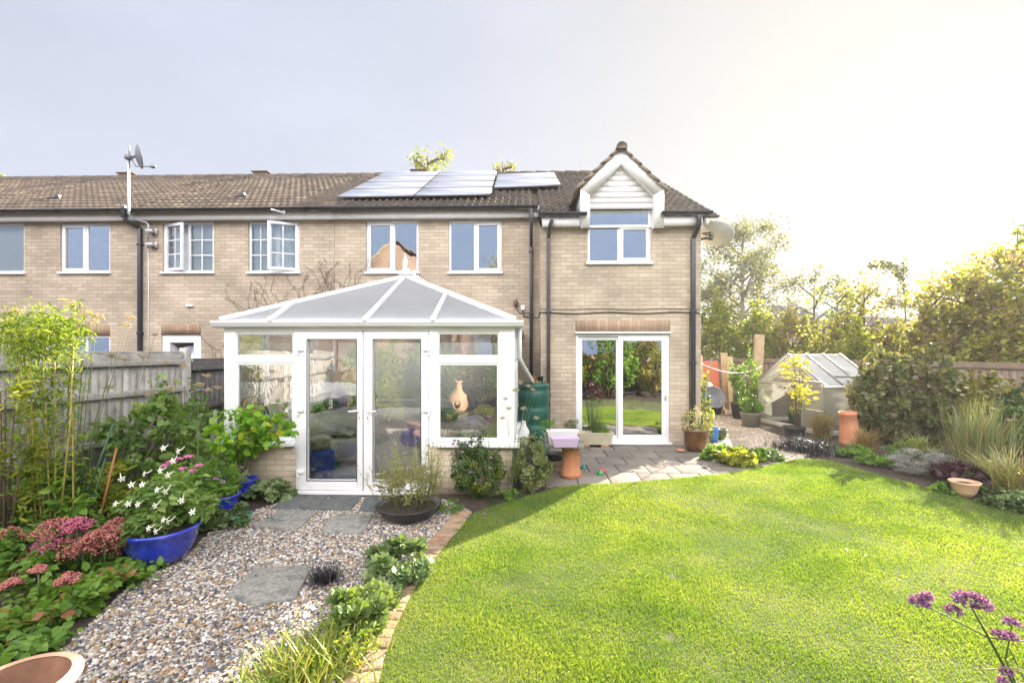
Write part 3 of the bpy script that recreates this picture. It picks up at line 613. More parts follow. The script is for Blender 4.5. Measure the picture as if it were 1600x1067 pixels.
# ------------------------------------------------------------------ conservatory
def F_(px): return PX(px, YF)
def FZ(py, px=575): return PZ(px, py, YF)
CX0, CX1 = F_(350), F_(804)
CO = thing('conservatory', 'white framed conservatory with hipped translucent roof against the brick wall', 'conservatory', ((CX0+CX1)/2, YF, 0))
ZE = FZ(512); ZS = FZ(690); yb = YF+.07
f = MB()
f.box(CX0, F_(368), YF, YF+.09, ZS, ZE); f.box(F_(780), CX1, YF, YF+.09, ZS, ZE)       # corner posts
f.box(F_(458.5), F_(464), YF+.004, yb, FZ(772), ZE)
f.box(F_(670), F_(684), YF+.004, yb, FZ(772), ZE)
for a, b in ((368, 458.5), (684, 780)):
    f.box(F_(a), F_(b), YF+.004, yb, ZS, FZ(687)); f.box(F_(a), F_(b), YF+.004, yb, FZ(520), ZE); f.box(F_(a), F_(b), YF+.004, yb, FZ(567), FZ(557))
    frame(f, F_(a), F_(b), FZ(687), FZ(567), YF+.012, yb-.01, .03); frame(f, F_(a), F_(b), FZ(557), FZ(520), YF+.012, yb-.01, .02)
f.box(F_(464), F_(670), YF+.004, yb, FZ(518), ZE)
f.box(CX0, CX1, YF-.012, YF, FZ(517), FZ(511))
# right side wall
y0s, y1s = YF+.09, YW-.005
def side(x0, x1):
    f.box(x0, x1, y1s-.07, y1s, ZS, ZE); f.box(x0, x1, y0s, y1s-.07, ZE-.07, ZE); f.box(x0, x1, y0s, y1s-.07, ZS, ZS+.06); f.box(x0, x1, y0s, y1s-.07, FZ(567), FZ(558))
    n = 4
    for i in range(1, n): y = y0s+(y1s-.07-y0s)*i/n; f.box(x0, x1, y-.035, y+.035, ZS+.06, FZ(567)); f.box(x0, x1, y-.035, y+.035, FZ(558), ZE-.07)
side(CX1-.07, CX1); side(CX0, CX0+.07)
fr = f.build('frame', UPVC, CO, bev=.004)
s = MB()
for a, b in ((352, 461), (681, 806)): s.box(F_(a), F_(b), YF-.07, YF-.002, FZ(697), FZ(690))
s.box(CX1+.002, CX1+.07, YF-.07, y1s, FZ(697), FZ(690)); s.box(CX0-.07, CX0-.002, YF-.07, y1s, FZ(697), FZ(690)); s.build('sill', UPVC, CO, bev=.005)
for a, b in ((368, 458.5), (684, 780)):
    for c, d_ in ((687, 567), (557, 520)): g = MB(); g.add([(F_(a), YF+.035, FZ(c)), (F_(b), YF+.035, FZ(c)), (F_(b), YF+.035, FZ(d_)), (F_(a), YF+.035, FZ(d_))], [(0, 1, 2, 3)]); g.build('pane', GLASSC, CO)
for x in (CX1-.035, CX0+.035):
    g = MB(); g.add([(x, y0s, ZS), (x, y1s, ZS), (x, y1s, ZE-.03), (x, y0s, ZE-.03)], [(0, 1, 2, 3)]); g.build('pane', GLASSC, CO)
b = MB(); b.box(F_(355), F_(462), YF+.0, YF+.1, -.1, FZ(697)); b.box(F_(355), F_(355)+.1, YF+.101, y1s, -.1, FZ(697)); b.build('dwarf_wall', BRICK, CO)
b = MB(); b.box(F_(672), F_(800), YF+.0, YF+.1, -.1, FZ(697))
b.box(F_(800)-.1, F_(800), YF+.101, y1s, -.1, FZ(697)); b.build('dwarf_wall', BRICK, CO)
# french doors
for a, b_, ga, gb, lab in ((464, 567, 481, 557, 0), (568, 670, 584, 657, 1)):
    m = MB(); x0, x1, z0, z1 = F_(a), F_(b_), FZ(766), FZ(518); gx0, gx1, gz0, gz1 = F_(ga), F_(gb), FZ(750), FZ(531); y0, y1 = YF-.012, yb
    m.box(x0+.003, gx0, y0, y1, z0, z1-.003); m.box(gx1, x1-.003, y0, y1, z0, z1-.003); m.box(gx0, gx1, y0, y1, z0, gz0); m.box(gx0, gx1, y0, y1, gz1, z1-.003)
    dr = m.build('door', UPVC, CO, bev=.006)
    m = MB(); frame(m, gx0-.012, gx1+.012, gz0-.012, gz1+.012, y0-.006, y0-.0005, .012); m.build('glazing_bead', M('gasket_grey', (.1, .1, .11), .6) if 'gasket_grey' not in MATS else MATS['gasket_grey'], dr)
    g = MB(); g.add([(gx0, YF+.02, gz0), (gx1, YF+.02, gz0), (gx1, YF+.02, gz1), (gx0, YF+.02, gz1)], [(0, 1, 2, 3)]); g.build('pane', GLASSC, dr)
    hz = FZ(641); hx = F_(562) if not lab else F_(575); sg = -1 if not lab else 1
    h = MB(); h.box(hx-.017, hx+.017, y0-.012, y0-.001, hz-.16, hz+.05); h.tube([(hx, y0-.012, hz), (hx, y0-.05, hz), (hx+sg*.02, y0-.055, hz), (hx+sg*.13, y0-.055, hz-.01)], .011, 8); h.build('handle', UPVC, dr, bev=.003)
    k = MB(); k.box(hx-.004, hx+.004, y0-.014, y0-.0121, hz-.12, hz-.08); k.build('keyhole', CAB, dr)
    for py in (546, 641, 737):
        hx2 = F_(470 if not lab else 667); m = MB(); z = FZ(py); m.box(hx2-.05, hx2+.05, y0-.03, y0-.001, z-.022, z+.022); m.box(hx2-.012+(-.03 if not lab else .03), hx2+.012+(-.03 if not lab else .03), y0-.026, y0-.001, z-.08, z-.0225); m.build('hinge', UPVC, dr, bev=.006)
m = MB(); m.box(F_(462), F_(672), YF-.05, yb, FZ(775), FZ(767)); m.build('threshold', UPVC, CO, bev=.004)
# roof
YR0 = YF-.08; ex0, ez = P(343, 501, YR0); ex1 = PX(803, YR0); xm_ = (ex0+ex1)/2; hw = (ex1-ex0)/2
ya = YR0+hw*.98; xa, za = P(634, 433, ya); yr1 = YW-.01
POLY = M('polycarbonate', (.7, .71, .73), .45, .04, 2, trans=.72, tint=(1.3, 1.3, 1.3), spec=.3)
nd = POLY.node_tree; wv = nd.nodes.new('ShaderNodeTexWave'); wv.inputs['Scale'].default_value = 14; wv.bands_direction = 'X'; ge = nd.nodes.new('ShaderNodeNewGeometry')
nd.links.new(ge.outputs['Position'], wv.inputs['Vector']); bp = nd.nodes.new('ShaderNodeBump'); bp.inputs['Strength'].default_value = .7; bp.inputs['Distance'].default_value = .01
nd.links.new(wv.outputs[1], bp.inputs['Height']); nd.links.new(bp.outputs[0], nd.nodes['Principled BSDF'].inputs['Normal'])
A = np.array((ex0, YR0, ez)); B = np.array((ex1, YR0, ez)); T0 = np.array((xa, ya, za)); T1 = np.array((xa, yr1, za)); C0 = np.array((ex0, yr1, ez)); C1_ = np.array((ex1, yr1, ez))
m = MB()
for pl in ((A, B, T0), (B, C1_, T1, T0), (C0, A, T0, T1)): m.add(pl, [tuple(range(len(pl)))])
m.build('roof_panel', POLY, CO)
rb = MB()
def bar(a, b, w=.06, h=.06, off=.02): rb.beam(np.array(a)+(0, 0, off), np.array(b)+(0, 0, off), w, h)
bar(A, T0, .085, .06, .02); bar(B, T0, .085, .06, .02); bar(T0-np.array((0, .08, 0)), T1, .16, .07, .03)
tf_ = (za-ez)/(ya-YR0)
for px in (423, 571, 677):
    x = PX(px, YR0)
    if px == 571: e = T0
    else:
        # meets the hip
        s_ = (x-ex0)/(xa-ex0) if x < xa else (ex1-x)/(ex1-xa); e = (A if x < xa else B)*(1-s_)+T0*s_
    bar((x, YR0, ez), e, .055, .05)
for k in (.3, .62, .95):
    y = ya+(yr1-ya)*k; bar((ex1, y-.5, ez), (xa, y, za), .055, .05); bar((ex0, y-.5, ez), (xa, y, za), .055, .05)
for px in (423, 571, 677): x = PX(px, YR0); rb.lathe([(.0, 0), (.035, .0), (.035, .06), (0, .062)], (x, YR0-.02, ez-.01), 12)
rb.box(ex0+.03, ex1-.03, YR0-.02, YR0+.03, ez-.045, ez-.005); rb.box(ex1-.03, ex1+.02, YR0+.03, yr1, ez-.045, ez-.005); rb.box(ex0-.02, ex0+.03, YR0+.03, yr1, ez-.045, ez-.005)
rb.build('glazing_bar', UPVC, CO, bev=.004)
gu = MB(); zg0, zg1 = FZ(512), FZ(501)
prof = [(0, 0), (-.085, .01), (-.1, .035), (-.1, .05), (-.11, .055), (-.11, .085), (-.1, .09), (0, .09)]
gu.prism([(CX0-.12, YF-.002+a, zg0+b) for a, b in prof], (CX1-CX0+.24, 0, 0))
gu.prism([(CX1+.002-a, YF+.0, zg0+b) for a, b in prof], (0, yr1-YF, 0)); gu.prism([(CX0-.002+a, YF, zg0+b) for a, b in prof], (0, yr1-YF, 0))
gu.build('gutter', UPVC, CO)
m = MB(); xd = CX1+.06; m.tube([(xd, YF+.55, zg0), (xd, YF+.55, FZ(560)), (xd+.05, YF+.7, FZ(562)-.1), (.12, 8.05, 1.42), (.13, 8.1, 1.36)], .034, 12); m.build('downpipe', UPVC, CO, smooth=True)
# cresting and finial
m = MB(); n = 15
for i in range(n):
    y = ya+.12+(yr1-ya-.2)*i/(n-1); h_ = .13 if i % 2 else .1; m.tube([(xa, y, za+.06), (xa, y, za+.09), (xa, y, za+.06+h_)], [.013, .026, .006], 6); m.beam((xa, y-.06, za+.07), (xa, y+.06, za+.11), .008, .012)
m.beam((xa, ya+.05, za+.075), (xa, yr1-.05, za+.075), .012, .02); m.build('cresting', UPVC, CO)
m = MB(); zf = PZ(634, 395, ya); H_ = zf-za-.05
m.lathe([(0, 0), (.065, 0), (.065, .07), (.04, .09), (.035, .12), (.06, .14), (.04, .17), (.05, .2), (.042, H_*.6), (.008, H_*.92), (0, H_)], (xa, ya-.02, za+.05), 14); m.box(xa-.1, xa+.1, ya-.12, ya+.08, za+.03, za+.07); m.build('finial', UPVC, CO, smooth=False)
# floor & inside
FLR = M('laminate_floor', (.22, .25, .3), .4, .1, 3)
m = MB(); m.box(CX0+.1, CX1-.12, YF+.11, YW-.02, 0.02, .06); m.build('floor', FLR, CO)
m = MB(); m.box(CX0+.1, CX1-.12, YW-.02, YW-.008, .065, 2.1); m.build('inner_wall_lining', M('cream_wall', (.85, .83, .76), .8, .04, 2), CO)
# ------------------------------------------------------------------ things inside
WHITEF = M('white_duvet_cotton', (.85, .84, .82), .9, .03, 4); GREYF = M('grey_woven_throw', (.58, .565, .54), .95, .12, 40, bump=.4, bs=200); DKGREEN = M('bottle_green_cloth', (.03, .15, .08), .9, .3, 30)
BLUEF = M('blue_nylon', (.02, .06, .38), .45, .3, 6); STRAW = M('straw', (.55, .42, .25), .85, .15, 60, bump=.6, bs=150); NAVY = M('dark_blue_paint', (.02, .045, .09), .4, .1, 8)
def lump(name, c, r, mat, par=None, noise=.12, seed=0, res=(28, 18), flat=None, e=1.0, loc=None, fs=3):
    """soft squarish lump (superellipsoid with noise)"""
    m = MB(); nu, nv = res; V = []; rs = np.random.RandomState(seed); ph = rs.rand(6)*6.28
    f = lambda w: np.sign(w)*np.abs(w)**e
    for j in range(nv+1):
        v = -pi/2+pi*j/nv
        for i in range(nu):
            u = 2*pi*i/nu; x = f(cos(v))*f(cos(u)); y = f(cos(v))*f(sin(u)); z = f(sin(v))
            d = 1+noise*(sin(fs*x+ph[0])*cos(fs*y*1.3+ph[1])+.5*sin(2.3*fs*z+fs*1.7*x+ph[2])+.4*sin(3.1*fs*y+2*fs*x+ph[3]))
            V.append((c[0]+r[0]*x*d, c[1]+r[1]*y*d, c[2]+r[2]*z*d))
    F = [(j*nu+i, j*nu+(i+1) % nu, (j+1)*nu+(i+1) % nu, (j+1)*nu+i) for j in range(nv) for i in range(nu)]
    m.add(V, F); return m.build(name, mat, par, smooth=True, loc=None if par else (c[0], c[1], c[2]-r[2]))
# sofa bed
x, z = P(520, 700, 7.6)
S = thing('sofa_bed', 'low sofa bed piled with bedding behind the conservatory doors', 'sofa bed', (-2.6, 7.9, .06))
m = MB(); m.box(-3.55, -1.4, 7.45, 8.9, .16, .5); m.build('mattress', M('sofa_grey', (.5, .49, .46), .9), S, bev=.05)
m = MB(); m.box(-3.6, -1.35, 8.9, 9.2, .1, 1.0); m.build('backrest', MATS['sofa_grey'], S, bev=.06)
m = MB()
for a, b in ((-3.4, 7.6), (-1.5, 7.6), (-3.4, 8.8), (-1.5, 8.8)): m.box(a-.04, a+.04, b-.04, b+.04, .06, .16)
m.build('leg', NAVY, S)
xd, zd = P(425, 640, 7.7)
tag(lump('duvet', (-3.25, 7.9, .95), (.62, .5, .42), WHITEF, noise=.05, seed=3, e=.6, fs=7, res=(60, 40)), 'crumpled white duvet heaped behind the left conservatory window', 'duvet')
tag(lump('cushion', (-3.2, 8.5, 1.38), (.3, .12, .22), M('beige_cushion', (.5, .42, .32), .9), noise=.03, e=.7, seed=8), 'beige cushion behind the white duvet', 'cushion')
# draped throw over a rounded armchair
tag(lump('armchair', (-1.98, 7.55, .52), (.55, .42, .46), GREYF, noise=.022, seed=5, e=.32, fs=8, res=(60, 40)), 'grey fringed throw draped over an armchair seen through the left french door', 'armchair')
tag(lump('armchair', (-1.12, 7.45, .45), (.5, .4, .42), M('dark_grey_throw', (.3, .31, .34), .95, .2, 30), noise=.022, seed=6, e=.32, fs=8, res=(60, 40)), 'dark grey covered armchair seen through the right french door', 'armchair')
for (a, b, c, lx, mt, nm, lb) in ((F_(505), 7.1, 634, .2, DKGREEN, 'bolster', 'dark green bolster cushion on the throw, left end'), (F_(533), 7.2, 629, .15, M('lilac_grey', (.3, .3, .4), .9), 'bolster', 'lilac grey cushion between the two green bolsters'), (F_(565), 7.3, 624, .2, DKGREEN, 'bolster', 'dark green bolster cushion nearest the door handles')):
    m = MB(); x, z = P(800+(a/YF+.027)*740, c, b); m.tube([(x-lx*1.3, b, z-.06), (x-lx*1.15, b, z-.05), (x-lx*.6, b, z-.03), (x, b, z), (x+lx*.6, b, z+.03), (x+lx*1.15, b, z+.05), (x+lx*1.3, b, z+.055)], [.02, .07, .085, .08, .085, .07, .02], 14)
    tag(m.build(nm, mt, None, smooth=True, loc=(x, b, z-.11)), lb, 'bolster', 'bolster cushions on the throws')
tag(lump('cushion', (-1.6, 7.05, .62), (.26, .1, .13), BLUEF, noise=.03, e=.7, seed=11), 'bright blue cushion under the fringe of the grey throw', 'cushion')
tag(lump('cushion', (-1.2, 7.15, .95), (.2, .12, .1), DKGREEN, noise=.05, seed=12, e=.8), 'green patterned cushion behind the right french door', 'cushion')
b_ = thing('storage_bag', 'blue storage bag with a speckled cover on top inside the left french door', 'bag', (F_(500)*6.75/6.3, 6.75, .06))
lump('bag_body', (PX(500, 6.75), 6.75, .29), (.17, .2, .23), BLUEF, b_, noise=.03, seed=14, e=.45)
lump('cover', (PX(500, 6.75), 6.75, .6), (.15, .17, .1), M('speckled_cloth', None, .9, cols=[(.4, .36, .28)]*2, stain=((.08, .06, .04), .9), sscale=18), b_, noise=.1, seed=15, e=.7)
# chair with straw hat
xc_, zc_ = P(392, 655, 6.95)
ch = thing('garden_chair', 'dark blue metal chair behind the left conservatory window', 'chair', (xc_, 6.95, .06))
m = MB(); m.lathe([(0, -.02), (.22, -.02), (.22, .02), (0, .025)], (xc_, 6.95, .72), 20); m.build('seat', NAVY, ch, bev=.004)
for a, b in ((-.17, -.15), (.17, -.15), (-.17, .15), (.17, .15)):
    m = MB(); m.tube([(xc_+a, 6.95+b, .72), (xc_+a*1.2, 6.95+b*1.2, .06)], .014, 7); m.build('leg', NAVY, ch)
m = MB(); m.tube([(xc_-.22*cos(t), 7.05+.1*sin(t), .72+.42*sin(t)) for t in np.linspace(0, pi, 14)], .014, 7)
for k in (-.1, 0, .1): m.tube([(xc_+k, 7.12, .73), (xc_+k, 7.15, 1.1)], .009, 6)
m.build('backrest', NAVY, ch)
h = MB(); xh, zh = P(391, 643, 6.85); h.lathe([(.2, .0), (.21, .02), (.13, .035), (.1, .05), (.095, .1), (.075, .17), (.04, .2), (0, .21)], (xh, 6.85, zh-.0), 28, rot=[[1, 0, .1], [0, .9, -.25], [0, .3, 1]])
tag(h.build('straw_hat', STRAW, None, smooth=True, loc=(xh, 6.85, zh)), 'wide brimmed straw hat propped on the dark chair', 'hat')
# ------------------------------------------------------------------ ground, lawn, gravel, patio
def poly_px(pts): return [GP(*p) for p in pts]
gx = np.unique(np.concatenate([np.array([-600, -200, -80, -40, -20, -14]), np.arange(-10, 12.1, .4), np.array([15, 20, 40, 80, 200, 600])]))
gy = np.unique(np.concatenate([np.array([-600, -200, -80, -40, -25, -16, -10]), np.arange(-6, 12.1, .4), np.array([15, 20, 30, 60, 120, 300, 600])]))
XX, YY = np.meshgrid(gx, gy); V = np.stack([XX.ravel(), YY.ravel(), G(XX, YY).ravel()], 1); nx, ny = len(gx), len(gy)
m = MB(); m.add(V, [(j*nx+i, j*nx+i+1, (j+1)*nx+i+1, (j+1)*nx+i) for j in range(ny-1) for i in range(nx-1)], .5)
tag(m.build('ground', SOIL, smooth=True), kind='structure')
lawn_edge = [(722, 812), (770, 794), (830, 776), (880, 764), (960, 759), (1060, 751), (1130, 744), (1190, 733), (1250, 719), (1300, 723), (1340, 735), (1390, 750), (1450, 766), (1520, 786), (1600, 808)]
lawn_left = [(583, 1067), (604, 1000), (632, 945), (655, 905), (675, 878), (698, 848)]
LP_ = poly_px(lawn_edge)+[(6.1, 4.2), (6.0, 1.5), (5.6, -.15), (-.6, -.3), (-1.15, .6), (-1.12, 1.8)]+poly_px(lawn_left)
LAWNB = M('lawn_base', (.07, .09, .022), .95, .35, 5, bump=.6, bs=60, stain=((.2, .17, .07), .5), sscale=2.5)
tag(grid_sheet(LP_, .03, .25, LAWNB, 'lawn'), kind='structure')
# grass blades
def blades(poly, n_per, name, mat, x0, x1, y0, y1, h=(.014, .03), wbase=.0019, z=.03, fade=3.0):
    area = (x1-x0)*(y1-y0); n = int(area*n_per); x = rng.uniform(x0, x1, n); y = rng.uniform(y0, y1, n)
    d = np.sqrt(x*x+y*y); keep = in_poly(x, y, poly) & (rng.random(n) < np.clip(fade/d, .12, 1)) & (np.abs(x) < 1.15*y+.8)
    for bp_, br_ in ((GP(1050, 905), .09), (GP(1047, 1003), .07), (GP(1305, 731), .12), (GP(1225, 770), .05)): keep &= np.hypot(x-bp_[0], (y-bp_[1])*1.3) > br_*rng.uniform(.3, 1.2, n)
    x, y, d = x[keep], y[keep], d[keep]; n = len(x); a = rng.uniform(0, 2*pi, n); w = wbase*np.clip(d/fade, 1, 4)
    # patchy height
    pat = .8+.35*np.sin(x*3.1+np.sin(y*2.3)*2)*np.sin(y*2.7+x)
    H = rng.uniform(*h, n)*np.clip(pat, .6, 1.25); ln = rng.normal(0, .5, (n, 2))*H[:, None]
    zb = G(x, y)+z-.002; c, s_ = np.cos(a)*w, np.sin(a)*w
    V = np.stack([np.stack([x-c, y-s_, zb], 1), np.stack([x+c, y+s_, zb], 1), np.stack([x+c*.6+ln[:, 0]*.4, y+s_*.6+ln[:, 1]*.4, zb+H*.6], 1), np.stack([x+ln[:, 0], y+ln[:, 1], zb+H], 1)], 1).reshape(-1, 3)
    m = MB(); base = np.arange(n)[:, None]*4; m.V.append(V); m.L.append((base+np.array([0, 1, 2, 0, 2, 3])).ravel()); m.S.append(np.full(2*n, 3))
    r = np.clip(.5+.2*np.sin(x*1.7+1.3*np.sin(y*1.9))*np.sin(y*1.3+.6*x)+.16*np.sin(x*5.3+2*np.sin(y*3.7))*np.sin(y*6.1+1.7*np.sin(x*4.1))+rng.normal(0, .22, n), 0, 1); m.R.append(np.repeat(r, 4)); m.n = 4*n
    o = m.build(name, mat); return tag(o, kind='stuff')
GRASS = M('grass_blade', None, .5, cols=[(.065, .14, .016), (.135, .235, .024), (.215, .3, .036), (.32, .37, .09)], trans=.4)
o = blades(LP_, 21000, 'lawn_grass', GRASS, -1.2, 6.2, 2.0, 8.6)
tag(o, 'short mown green grass of the lawn', 'grass')
# thin tufts of longer grass along edges
edge_pts = poly_px(lawn_edge+[(698, 848), (675, 878), (655, 905), (632, 945)])
# gravel
GRB = M('gravel_bed', (.16, .14, .12), .95, .4, 60, bump=1, bs=90)
STONE = M('pebble', None, .55, .15, 90, cols=[(.5, .47, .43), (.32, .28, .24), (.11, .115, .14), (.44, .39, .33), (.27, .16, .075), (.68, .66, .63), (.17, .17, .2), (.36, .24, .12), (.065, .065, .08), (.42, .37, .31), (.2, .16, .13)], interp='CONSTANT')
GPOLY = poly_px([(465, 776), (700, 782), (735, 800)])+poly_px(lawn_left[::-1])+[(-1.2, 1.2), (-3.4, 1.2)]+poly_px([(40, 1067), (150, 968), (215, 905), (300, 862), (330, 830), (395, 800)])
tag(grid_sheet(GPOLY, .006, .3, GRB, 'gravel_bed'), kind='structure')
ph = (1+5**.5)/2; ico = np.array([(-1, ph, 0), (1, ph, 0), (-1, -ph, 0), (1, -ph, 0), (0, -1, ph), (0, 1, ph), (0, -1, -ph), (0, 1, -ph), (ph, 0, -1), (ph, 0, 1), (-ph, 0, -1), (-ph, 0, 1)])/1.9
icf = [(0, 11, 5), (0, 5, 1), (0, 1, 7), (0, 7, 10), (0, 10, 11), (1, 5, 9), (5, 11, 4), (11, 10, 2), (10, 7, 6), (7, 1, 8), (3, 9, 4), (3, 4, 2), (3, 2, 6), (3, 6, 8), (3, 8, 9), (4, 9, 5), (2, 4, 11), (6, 2, 10), (8, 6, 7), (9, 8, 1)]
def pebbles(poly, dens, size, name, label, yfade=None, avoid=()):
    xs = [p[0] for p in poly]; ys = [p[1] for p in poly]; n = int((max(xs)-min(xs))*(max(ys)-min(ys))*dens)
    x = rng.uniform(min(xs), max(xs), n); y = rng.uniform(min(ys), max(ys), n); k = in_poly(x, y, poly)
    for a in avoid: k &= ~in_poly(x, y, a)
    x, y = x[k], y[k]; n = len(x); s_ = rng.uniform(size*.55, size*1.35, n)
    sc = np.stack([s_*rng.uniform(.9, 1.6, n), s_, s_*rng.uniform(.45, .8, n)], 1)
    R = basis(unit(n)*np.array([1, 1, .35]), np.array([0, 0, 1.])+unit(n)*.35)
    P_ = np.stack([x, y, G(x, y)+.008+rng.uniform(0, size*.7, n)], 1); m = MB(); m.inst(ico, icf, P_, R, sc)
    return tag(m.build(name, STONE, smooth=True), label, 'gravel', kind='stuff')
def slab_poly(c, w, d_, a):
    ca, sa = cos(a), sin(a); return [(c[0]+ca*i*w/2-sa*j*d_/2, c[1]+sa*i*w/2+ca*j*d_/2) for i, j in ((-1, -1), (1, -1), (1, 1), (-1, 1))]
# stepping slabs (photo quads)
SLABM = M('weathered_slab', (.27, .26, .235), .92, .45, 38, bump=.8, bs=70, stain=((.075, .075, .07), .85), sscale=9)
SLABD = M('dark_weathered_slab', (.12, .125, .125), .9, .5, 38, bump=.8, bs=70, stain=((.035, .035, .035), .85), sscale=9)
slabs = [([(397, 827), (440, 800), (497, 802), (465, 831)], 'worn grey slab in the gravel, front left of the four by the french doors'),
         ([(424, 797), (455, 777), (515, 777), (489, 799)], 'worn dark slab in the gravel, back left one below the french doors'),
         ([(487, 799), (520, 778), (566, 778), (548, 800)], 'worn dark slab in the gravel, in the middle below the french doors'),
         ([(500, 835), (527, 806), (584, 807), (566, 838)], 'worn grey slab in the gravel beside the black planter'),
         ([(560, 801), (572, 779), (605, 780), (600, 803)], 'worn dark slab half hidden behind the black planter'),
         ([(352, 936), (398, 893), (490, 887), (462, 940), (400, 952)], 'large round-cornered worn slab beside the black grass clump')]
avoid = []
for q_, lb in slabs:
    pg = poly_px(q_); avoid.append(pg); m = MB(); cx = np.mean([p[0] for p in pg]); cy = np.mean([p[1] for p in pg]); z = float(G(cx, cy))
    m.prism([(x, y, z+.002) for x, y in pg[::-1]] if False else [(x, y, z+.002) for x, y in pg], (0, 0, .034)); tag(m.build('stepping_slab', SLABD if 'dark' in lb else SLABM, bev=.008, loc=(cx, cy, z)), lb, 'paving slab', 'stepping slabs in the gravel')
av2 = [[((x-np.mean([p[0] for p in a]))*.9+np.mean([p[0] for p in a]), (y-np.mean([p[1] for p in a]))*.9+np.mean([p[1] for p in a])) for x, y in a] for a in avoid]
pebbles(GPOLY, 5200, .0122, 'gravel', 'mixed flint gravel around the stepping slabs', avoid=av2)
BG = poly_px([(1097, 712), (1250, 717), (1290, 705), (1240, 690), (1180, 668), (1190, 640), (1160, 628), (1100, 630)])
tag(grid_sheet(BG, .006, .3, GRB, 'gravel_path'), kind='structure')
STONE2 = M('pebble_tan', None, .6, .15, 60, cols=[(.5, .42, .34), (.36, .29, .22), (.58, .52, .45), (.42, .33, .24), (.25, .22, .2)], interp='CONSTANT')
STONE_ = STONE; STONE = STONE2; pebbles(BG, 1700, .017, 'gravel', 'tan gravel beside the greenhouse'); STONE = STONE_
# brick edging
EB = M('edging_brick', None, .9, .25, 12, cols=[(.28, .17, .1), (.36, .25, .16), (.24, .15, .1), (.32, .24, .17)], bump=.6, bs=60)
path = np.array(poly_px([(728, 806), (712, 828), (694, 848), (672, 874), (650, 903), (628, 940), (602, 990), (582, 1045), (572, 1090)]))
seg = np.linalg.norm(np.diff(path, axis=0), axis=1); cum = np.concatenate([[0], np.cumsum(seg)]); t = 0; i = 0; first = None
while t < cum[-1]-.05:
    x = np.interp(t, cum, path[:, 0]); y = np.interp(t, cum, path[:, 1]); x2 = np.interp(t+.03, cum, path[:, 0]); y2 = np.interp(t+.03, cum, path[:, 1]); a = math.atan2(y2-y, x2-x)
    m = MB(); m.box(-.05, .05, -.1, .1, -.02, .035, random.random())
    o = m.build('edging_brick', EB, bev=.006); o.location = (x-.04*sin(a)*-1, y, float(G(x, y))+random.uniform(-.006, .004)+.006); o.rotation_euler = (random.uniform(-.03, .03), random.uniform(-.03, .03), a+random.uniform(-.05, .05))
    tag(o, 'tan edging brick in the row between gravel and lawn', 'brick', 'edging bricks between gravel and lawn'); t += .108; i += 1
# patio
PAT = M('patio_stone', None, .9, .28, 6, cols=[(.16, .142, .12), (.215, .19, .16), (.185, .162, .14), (.25, .222, .185)], bump=.7, bs=45, stain=((.07, .065, .06), .6), sscale=3)
pp = poly_px([(850, 740), (858, 768), (900, 770), (980, 766), (1080, 758), (1135, 750), (1200, 742), (1262, 722), (1240, 712), (1150, 712)])+[(XR+.1, YE_), (XL-.45, YE_), (XL-.45, 7.6)]
JNT = M('patio_joint', (.07, .06, .05), .95, .3, 20)
tag(grid_sheet(pp, .003, .3, JNT, 'patio_bed'), kind='structure')
m = MB(); j = 0; y = YE_-.26
while y > 5.6:
    x = -.6+(.22 if j % 2 else 0)
    while x < 5.5:
        if in_poly(np.array([x+.22]), np.array([y]), pp)[0]:
            e = .006; z = G(np.array([x, x+.44]), np.array([y-.26, y-.26])); z2 = G(np.array([x, x+.44]), np.array([y+.26, y+.26])); dz = random.uniform(-.003, .003)
            top = [(x+e, y-.26+e, z[0]+.022+dz), (x+.44-e, y-.26+e, z[1]+.022+dz), (x+.44-e, y+.26-e, z2[1]+.022+dz), (x+e, y+.26-e, z2[0]+.022+dz)]
            m.prism([(a, b, c-.02) for a, b, c in top], (0, 0, .02))
        x += .44
    y -= .52; j += 1
tag(m.build('patio_paving', PAT, bev=.006), kind='structure')
GS = M('pale_slab', (.3, .26, .2), .9, .2, 8, bump=.5, bs=50)
for q_, lb in (([(1128, 703), (1140, 690), (1172, 692), (1168, 706)], 'grooved pale slab in the gravel by the brown pot'), ([(1183, 714), (1212, 700), (1256, 705), (1232, 719)], 'pale slab at the lawn edge before the black grass'), ([(1132, 684), (1140, 675), (1160, 676), (1155, 686)], 'small pale slab farther back in the greenhouse gravel')):
    pg = poly_px(q_); cx = np.mean([p[0] for p in pg]); cy = np.mean([p[1] for p in pg]); z = float(G(cx, cy)); mm = MB()
    mm.prism([(x, y, z+.002) for x, y in pg], (0, 0, .035)); tag(mm.build('stepping_slab', GS, bev=.006, loc=(cx, cy, z)), lb, 'paving slab', 'pale slabs in the greenhouse gravel')
